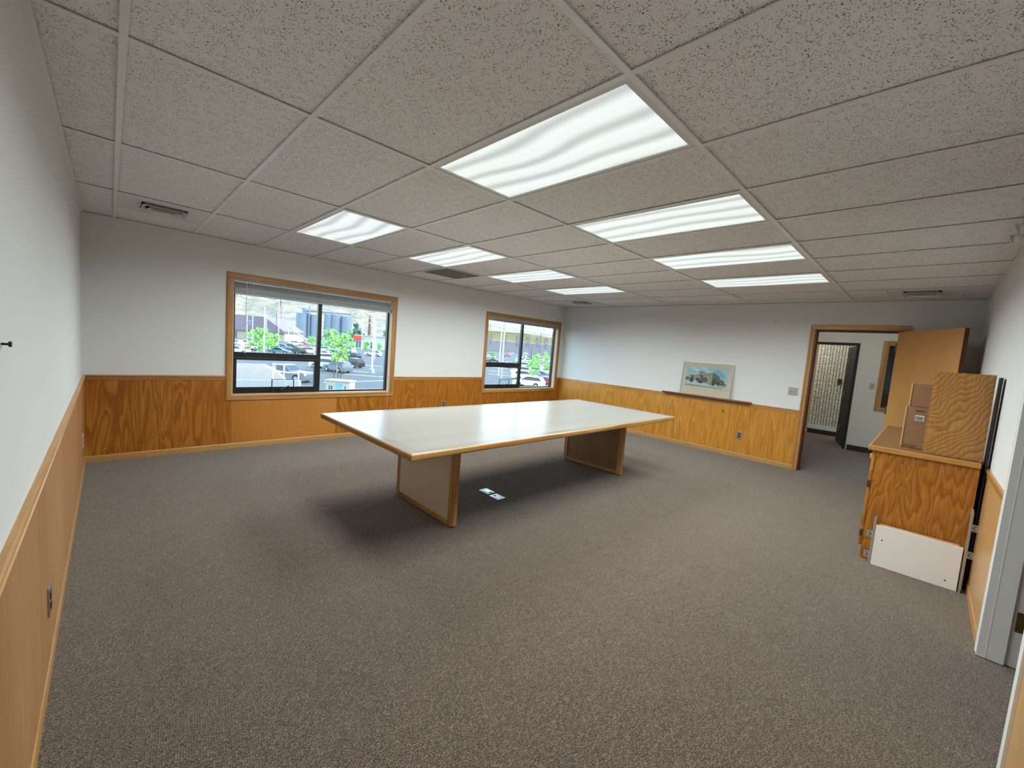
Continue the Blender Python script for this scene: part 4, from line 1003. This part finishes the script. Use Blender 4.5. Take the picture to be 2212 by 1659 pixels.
obj('support', CY((-17 * k3, 0, 0), (-17 * k3, 0, 35 * k3), .2, 6), M['cream_w'], t3, local=True); obj('support', CY((22 * k3, 0, 0), (22 * k3, 0, 8 * k3), .2, 6), M['cream_w'], t3, local=True)
t, k, w = bld('shop_building', 766, 852, 755, 'beige flat-roofed shop with a red sign above its door')
h = 27 * k
obj('wall', B(-w / 2, w / 2, 0, 12, 0, h), M['cream_w'], t, local=True); obj('parapet', B(-w / 2 - .3, w / 2 + .3, -.3, 12.3, h, h + .5), M['beige'], t, local=True)
obj('sign_panel', B(-w / 2 - .3, -w / 2 + 16 * k, -1.2, 0, h * .66, h * .98), M['sign_red'], t, local=True)
for a in (3, 9, 24, 34): obj('window', B(-w / 2 + a * k, -w / 2 + (a + 4) * k, -.1, .05, .4, h * .55), M['wglass'], t, local=True)
obj('planting', B(-w / 2, w / 2, -3.5, -.2, 0, .25), M['leaf_mid'], t, local=True)
t = thing('brick_chimney', 'tall brown brick chimney with white bands behind the shop', 'chimney', spot(797, 733)[0], YAW); k = spot(797, 733)[1]
obj('stack', CY((0, 0, 0), (0, 0, 53 * k), 3.1 * k, 16, 2.2 * k), M['brick_br'], t, local=True)
for z in (34, 44, 49): obj('band', CY((0, 0, z * k), (0, 0, (z + 1.6) * k), 2.75 * k, 16, 2.7 * k), M['cream_w'], t, local=True)
t, k, w = bld('office_building', 1036, 1190, 762, 'ochre and pink-grey building with tall windows beyond the corner window')
h = 44 * k
def wz(f): return h * f
bm = bmesh.new(); prism(bm, [(-w / 2, 0), (w / 2, 0), (w / 2, h * .86), (-w * .02, h), (-w / 2, h)], 1, 0, 16); obj('wall', bm, M['ochre'], t, local=True)
obj('base_course', B(-w / 2 - .1, w / 2 + .1, -.5, 0, 0, h * .52), M['pinkgrey'], t, local=True)
obj('cornice', B(-w / 2 - .4, w * .2, -.7, .2, h * .96, h * 1.03), M['cream_w'], t, local=True); obj('string_course', B(-w / 2, w / 2, -.62, 0, h * .52, h * .545), M['cream_w'], t, local=True)
for f in (-.36, -.16, .02, .16, .30, .42):
    wd = obj('window', B(w * f - 2.2 * k, w * f + 2.2 * k, -.75, .05, h * .34, h * .84), M['wglass'], t, local=True)
    obj('mullion', B(w * f - .25 * k, w * f + .25 * k, -.82, -.74, h * .34, h * .84), M['cream_w'], wd, local=True); obj('transom', B(w * f - 2.2 * k, w * f + 2.2 * k, -.82, -.74, h * .60, h * .62), M['cream_w'], wd, local=True)

# poles ---------------------------------------------------------------
M['pole'] = plain('pale_pole', C(206, 212, 216), .5, var=.03); M['pole_dark'] = plain('dark_pole', C(70, 66, 64), .6); M['pole_wood'] = plain('weathered_pole', C(170, 158, 142), .9, var=.1)
def pole(u, v, top, m, label, r=.11, arm=0, base=0, name='light_pole'):
    p, k = spot(u, v); t = thing(name, label, 'pole', p, YAW, group='poles around the lot'); h = (v - top) * k
    obj('shaft', CY((0, 0, 0), (0, 0, h), r, 10, r * .75), m, t, local=True)
    if arm: obj('arm', B(min(0, arm * k), max(0, arm * k), -.08, .08, h - .16, h), m, t, local=True); obj('lamp_head', B(arm * k - .4, arm * k + .4, -.2, .2, h - .3, h - .12), m, t, local=True)
    if base: obj('footing', CY((0, 0, 0), (0, 0, base * k), base * k * .62, 14), M['concrete'], t, local=True)
pole(570, 774, 664, M['pole'], 'tall pale light pole beside the leafy green tree', r=.14)
pole(574.5, 752, 682, M['pole'], 'pale light pole before the purple store', r=.10, arm=-2)
pole(596, 742, 677, M['pole_dark'], 'thin dark pole behind the flag', r=.12)
pole(635, 742, 700, M['pole'], 'short pale pole under the conveyor', r=.12)
pole(803, 806, 678, M['pole'], 'light pole on a round concrete footing in the open lot', r=.13, arm=-6, base=9)
pole(809, 776, 695, M['pole'], 'slim pole behind the one on the concrete footing', r=.12)
pole(781, 757, 697, M['pole'], 'pale pole in front of the dark conifer', r=.14)
pole(714, 762, 712, M['pole'], 'pale pole among the parked rows', r=.12)
pole(1082, 818, 640, M['pole_wood'], 'weathered wooden utility pole seen through the corner window', r=.20, name='utility_pole')
pole(1076.5, 812, 640, M['pole'], 'grey conduit pole beside the wooden utility pole', r=.10, name='utility_pole')
pole(1163, 792, 711, M['pole_dark'], 'dark light pole with a side arm by the office building', r=.12, arm=6)
pole(1142, 772, 721, M['pole_dark'], 'thin dark pole before the office building', r=.12)
pole(1145, 800, 745, M['pole_dark'], 'short dark pole among the silver cars', r=.12)
pb = thing('notice_board', 'small pale board hung between two posts', 'sign', spot(539, 742)[0], YAW); kk = spot(539, 742)[1]
for sx in (-6, 6): obj('post', CY((sx * kk, 0, 0), (sx * kk, 0, 60 * kk), .12, 8), M['pole'], pb, local=True)
obj('panel', B(-5.5 * kk, 5.5 * kk, -.1, .1, 40 * kk, 48 * kk), M['silo'], pb, local=True); obj('cap', B(-7 * kk, 7 * kk, -.15, .15, 48 * kk, 49 * kk), M['cream_w'], pb, local=True)
# flag on its pole
p, k = spot(601, 742)
fp = thing('flag_pole', 'white flagpole rising from the lot before the hills', 'pole', p, YAW)
obj('shaft', CY((0, 0, 0), (0, 0, 96 * k), .16, 10, .08), M['pole'], fp, local=True); obj('finial', sph(bmesh.new(), (0, 0, 96.5 * k), .28, 2), M['brass'], fp, local=True)
fl = thing('flag', 'drooping red and white striped flag with a blue canton', 'flag', p + Vector((0, 0, 62 * k)), YAW)
rd, wt, bl = plain('flag_red', C(190, 60, 70), .8), plain('flag_white', C(235, 235, 238), .8), plain('flag_blue', C(60, 66, 110), .8)
def cloth(s0, s1, t0, t1, m, nm, off=0.0):
    bm = bmesh.new(); n = 10; g = []
    for i in range(n + 1):
        row = []
        for j in range(3):
            a = s0 + (s1 - s0) * i / n; b = t0 + (t1 - t0) * j / 2
            x = .3 + 6.5 * k * (a ** .6) * (.6 + .4 * b); y = .35 * math.sin(a * 9 + b * 2) + off; z = 30 * k * (b - .55 * a) + 4 * k
            row.append(bm.verts.new((x, y, z)))
        g.append(row)
    for i in range(n):
        for j in range(2): bm.faces.new((g[i][j], g[i + 1][j], g[i + 1][j + 1], g[i][j + 1]))
    obj(nm, bm, m, fl, local=True)
for i in range(13): cloth(0, 1, i / 13, (i + 1) / 13, rd if i % 2 == 0 else wt, 'stripe')
cloth(0, .42, 6 / 13, 1, bl, 'canton', -.06); cloth(0, .42, 6 / 13, 1, bl, 'canton', .06)

# near the building: concrete wall, handrail, utility cabinet ------------
def slab(name, pts, depth, thick, m, label, cat='wall'):
    """outline given by points at one distance, extruded away from the room down to the lot"""
    q = [at(u, v, depth) for u, v in pts]; away = Vector((FWD.x, FWD.y, 0)).normalized() * thick
    bm = bmesh.new()
    A = [bm.verts.new(p) for p in q] + [bm.verts.new((q[-1].x, q[-1].y, GZ)), bm.verts.new((q[0].x, q[0].y, GZ))]
    Bv = [bm.verts.new(v.co + away) for v in A]; n = len(A)
    bm.faces.new(A); bm.faces.new(Bv[::-1])
    for i in range(n):
        j = (i + 1) % n; bm.faces.new((A[j], A[i], Bv[i], Bv[j]))
    bmesh.ops.recalc_face_normals(bm, faces=bm.faces[:])
    return single(name, bm, m, label, cat)
o = slab('retaining_wall', ((440, 784), (568, 787), (597, 802), (612, 818)), 27, .3, M['concrete_pink'], 'pinkish concrete stair wall with a sloping end outside the window')
o2 = slab('kerb_wall', ((430, 820), (645, 822)), 24, .3, M['concrete'], 'low pale concrete wall in front of the pickup truck')
t = thing('handrail', 'pale pipe handrail beside the concrete stair wall', 'railing', at(615, 822, 25.5)); t.location.z = GZ; kk = 25.5 / FPX
for u, v in ((591, 784), (614, 786), (645, 800)):
    q = at(u, v, 25.5); obj('post', CY((q.x, q.y, GZ), q, .045, 8), M['pole'], t)
for (u, v, u2, v2) in ((591, 786, 614, 788), (614, 804, 645, 806), (591, 800, 614, 804)):
    obj('rail', CY(at(u, v, 25.5), at(u2, v2, 25.5), .04, 8), M['pole'], t)
q = at(730, 822, 36); kk = 36 / FPX
t = thing('utility_cabinet', 'cream metal utility cabinet standing on the near edge of the lot', 'cabinet', (q.x, q.y, GZ), YAW)
h = q.z - GZ
obj('body', B(-26 * kk, 26 * kk, 0, 1.2, 0, h - .08, bev=.02), M['cream_w'], t, local=True); obj('lid', B(-28 * kk, 28 * kk, -.1, 1.3, h - .08, h, bev=.02), M['cream_w'], t, local=True)
obj('door', B(-4 * kk, 9 * kk, -.03, 0, .1, h - .25), plain('cabinet_decal', C(120, 160, 196), .5), t, local=True)
for x in (-14, -19, 15): obj('vent', B(x * kk, (x + 2.5) * kk, -.02, 0, .2, h - .5), M['pole_dark'], t, local=True)
for x in (-9, 0, 6):
    o = thing('bollard', 'thin dark bollard behind the utility cabinet, %s' % {-9: 'nearest the pickup truck', 0: 'the middle of three', 6: 'nearest the round pole footing'}[x], 'bollard', ground(730 + x, 816), group='bollards behind the utility cabinet')
    obj('post', CY((0, 0, 0), (0, 0, .9), .06, 8), M['pole_dark'], o, local=True); obj('cap', sph(bmesh.new(), (0, 0, .9), .065, 1), M['pole_dark'], o, local=True)

# hills ---------------------------------------------------------------
from mathutils import noise as mnoise
s = N('dry_hill'); v = s.coord(rnd=False)
f1 = s.noise(v, .006, 5, .6); f2 = s.noise(s.coord((1, 1, 4), rnd=False), .012, 4, .6, .8)
c0 = s.mix(f1, C(122, 106, 86), C(142, 124, 102)); c0 = s.mix(s.ramp(f2, [(.46, 0.0), (.54, .9), (.62, 0.0)]), c0, C(92, 88, 80))
s.col(c0); M['hill'] = s.set(.95)
ridge = []
for u, v in ((380, 590), (505, 600), (620, 612), (740, 626), (850, 648), (960, 676), (1055, 697), (1100, 703), (1130, 712), (1200, 722), (1320, 745)):
    d = ray(u, v); ridge.append((math.atan2(d.y, d.x), d.z / math.hypot(d.x, d.y)))
ridge.sort()
def ridge_t(a):
    for (a0, t0), (a1, t1) in zip(ridge, ridge[1:]):
        if a0 <= a <= a1:
            f = (a - a0) / (a1 - a0); return t0 + (t1 - t0) * f
    return ridge[0][1] if a < ridge[0][0] else ridge[-1][1]
bm = bmesh.new(); na, nr = 220, 60; g = []
A0, A1 = ridge[0][0] - .35, ridge[-1][0] + .35
for i in range(na + 1):
    a = A0 + (A1 - A0) * i / na; row = []; tr = ridge_t(a)
    for j in range(nr + 1):
        f = j / nr; r = 900 + 1100 * f
        zr = CAM.z + tr * 1950
        base = GZ + (zr - GZ) * (f ** 1.1)
        p = Vector((math.cos(a) * r / 60, math.sin(a) * r / 60, 0))
        nz_ = mnoise.fractal(p * .5, 1.0, 2.0, 5) * 18 * min(1, f * 3) * max(.35, 1 - f * .8)
        gul = abs(mnoise.noise(Vector((a * 26, f * 1.6, 3)))) * 30 * math.sin(min(1, f) * PI)
        row.append(bm.verts.new((CAM.x + math.cos(a) * r, CAM.y + math.sin(a) * r, base + nz_ - gul)))
    g.append(row)
for i in range(na):
    for j in range(nr): bm.faces.new((g[i][j], g[i + 1][j], g[i + 1][j + 1], g[i][j + 1]))
bmesh.ops.recalc_face_normals(bm, faces=bm.faces[:])
tag(obj('hills', bm, M['hill'], smooth=True), 'dry tan hills rising behind the lot', kind='structure')
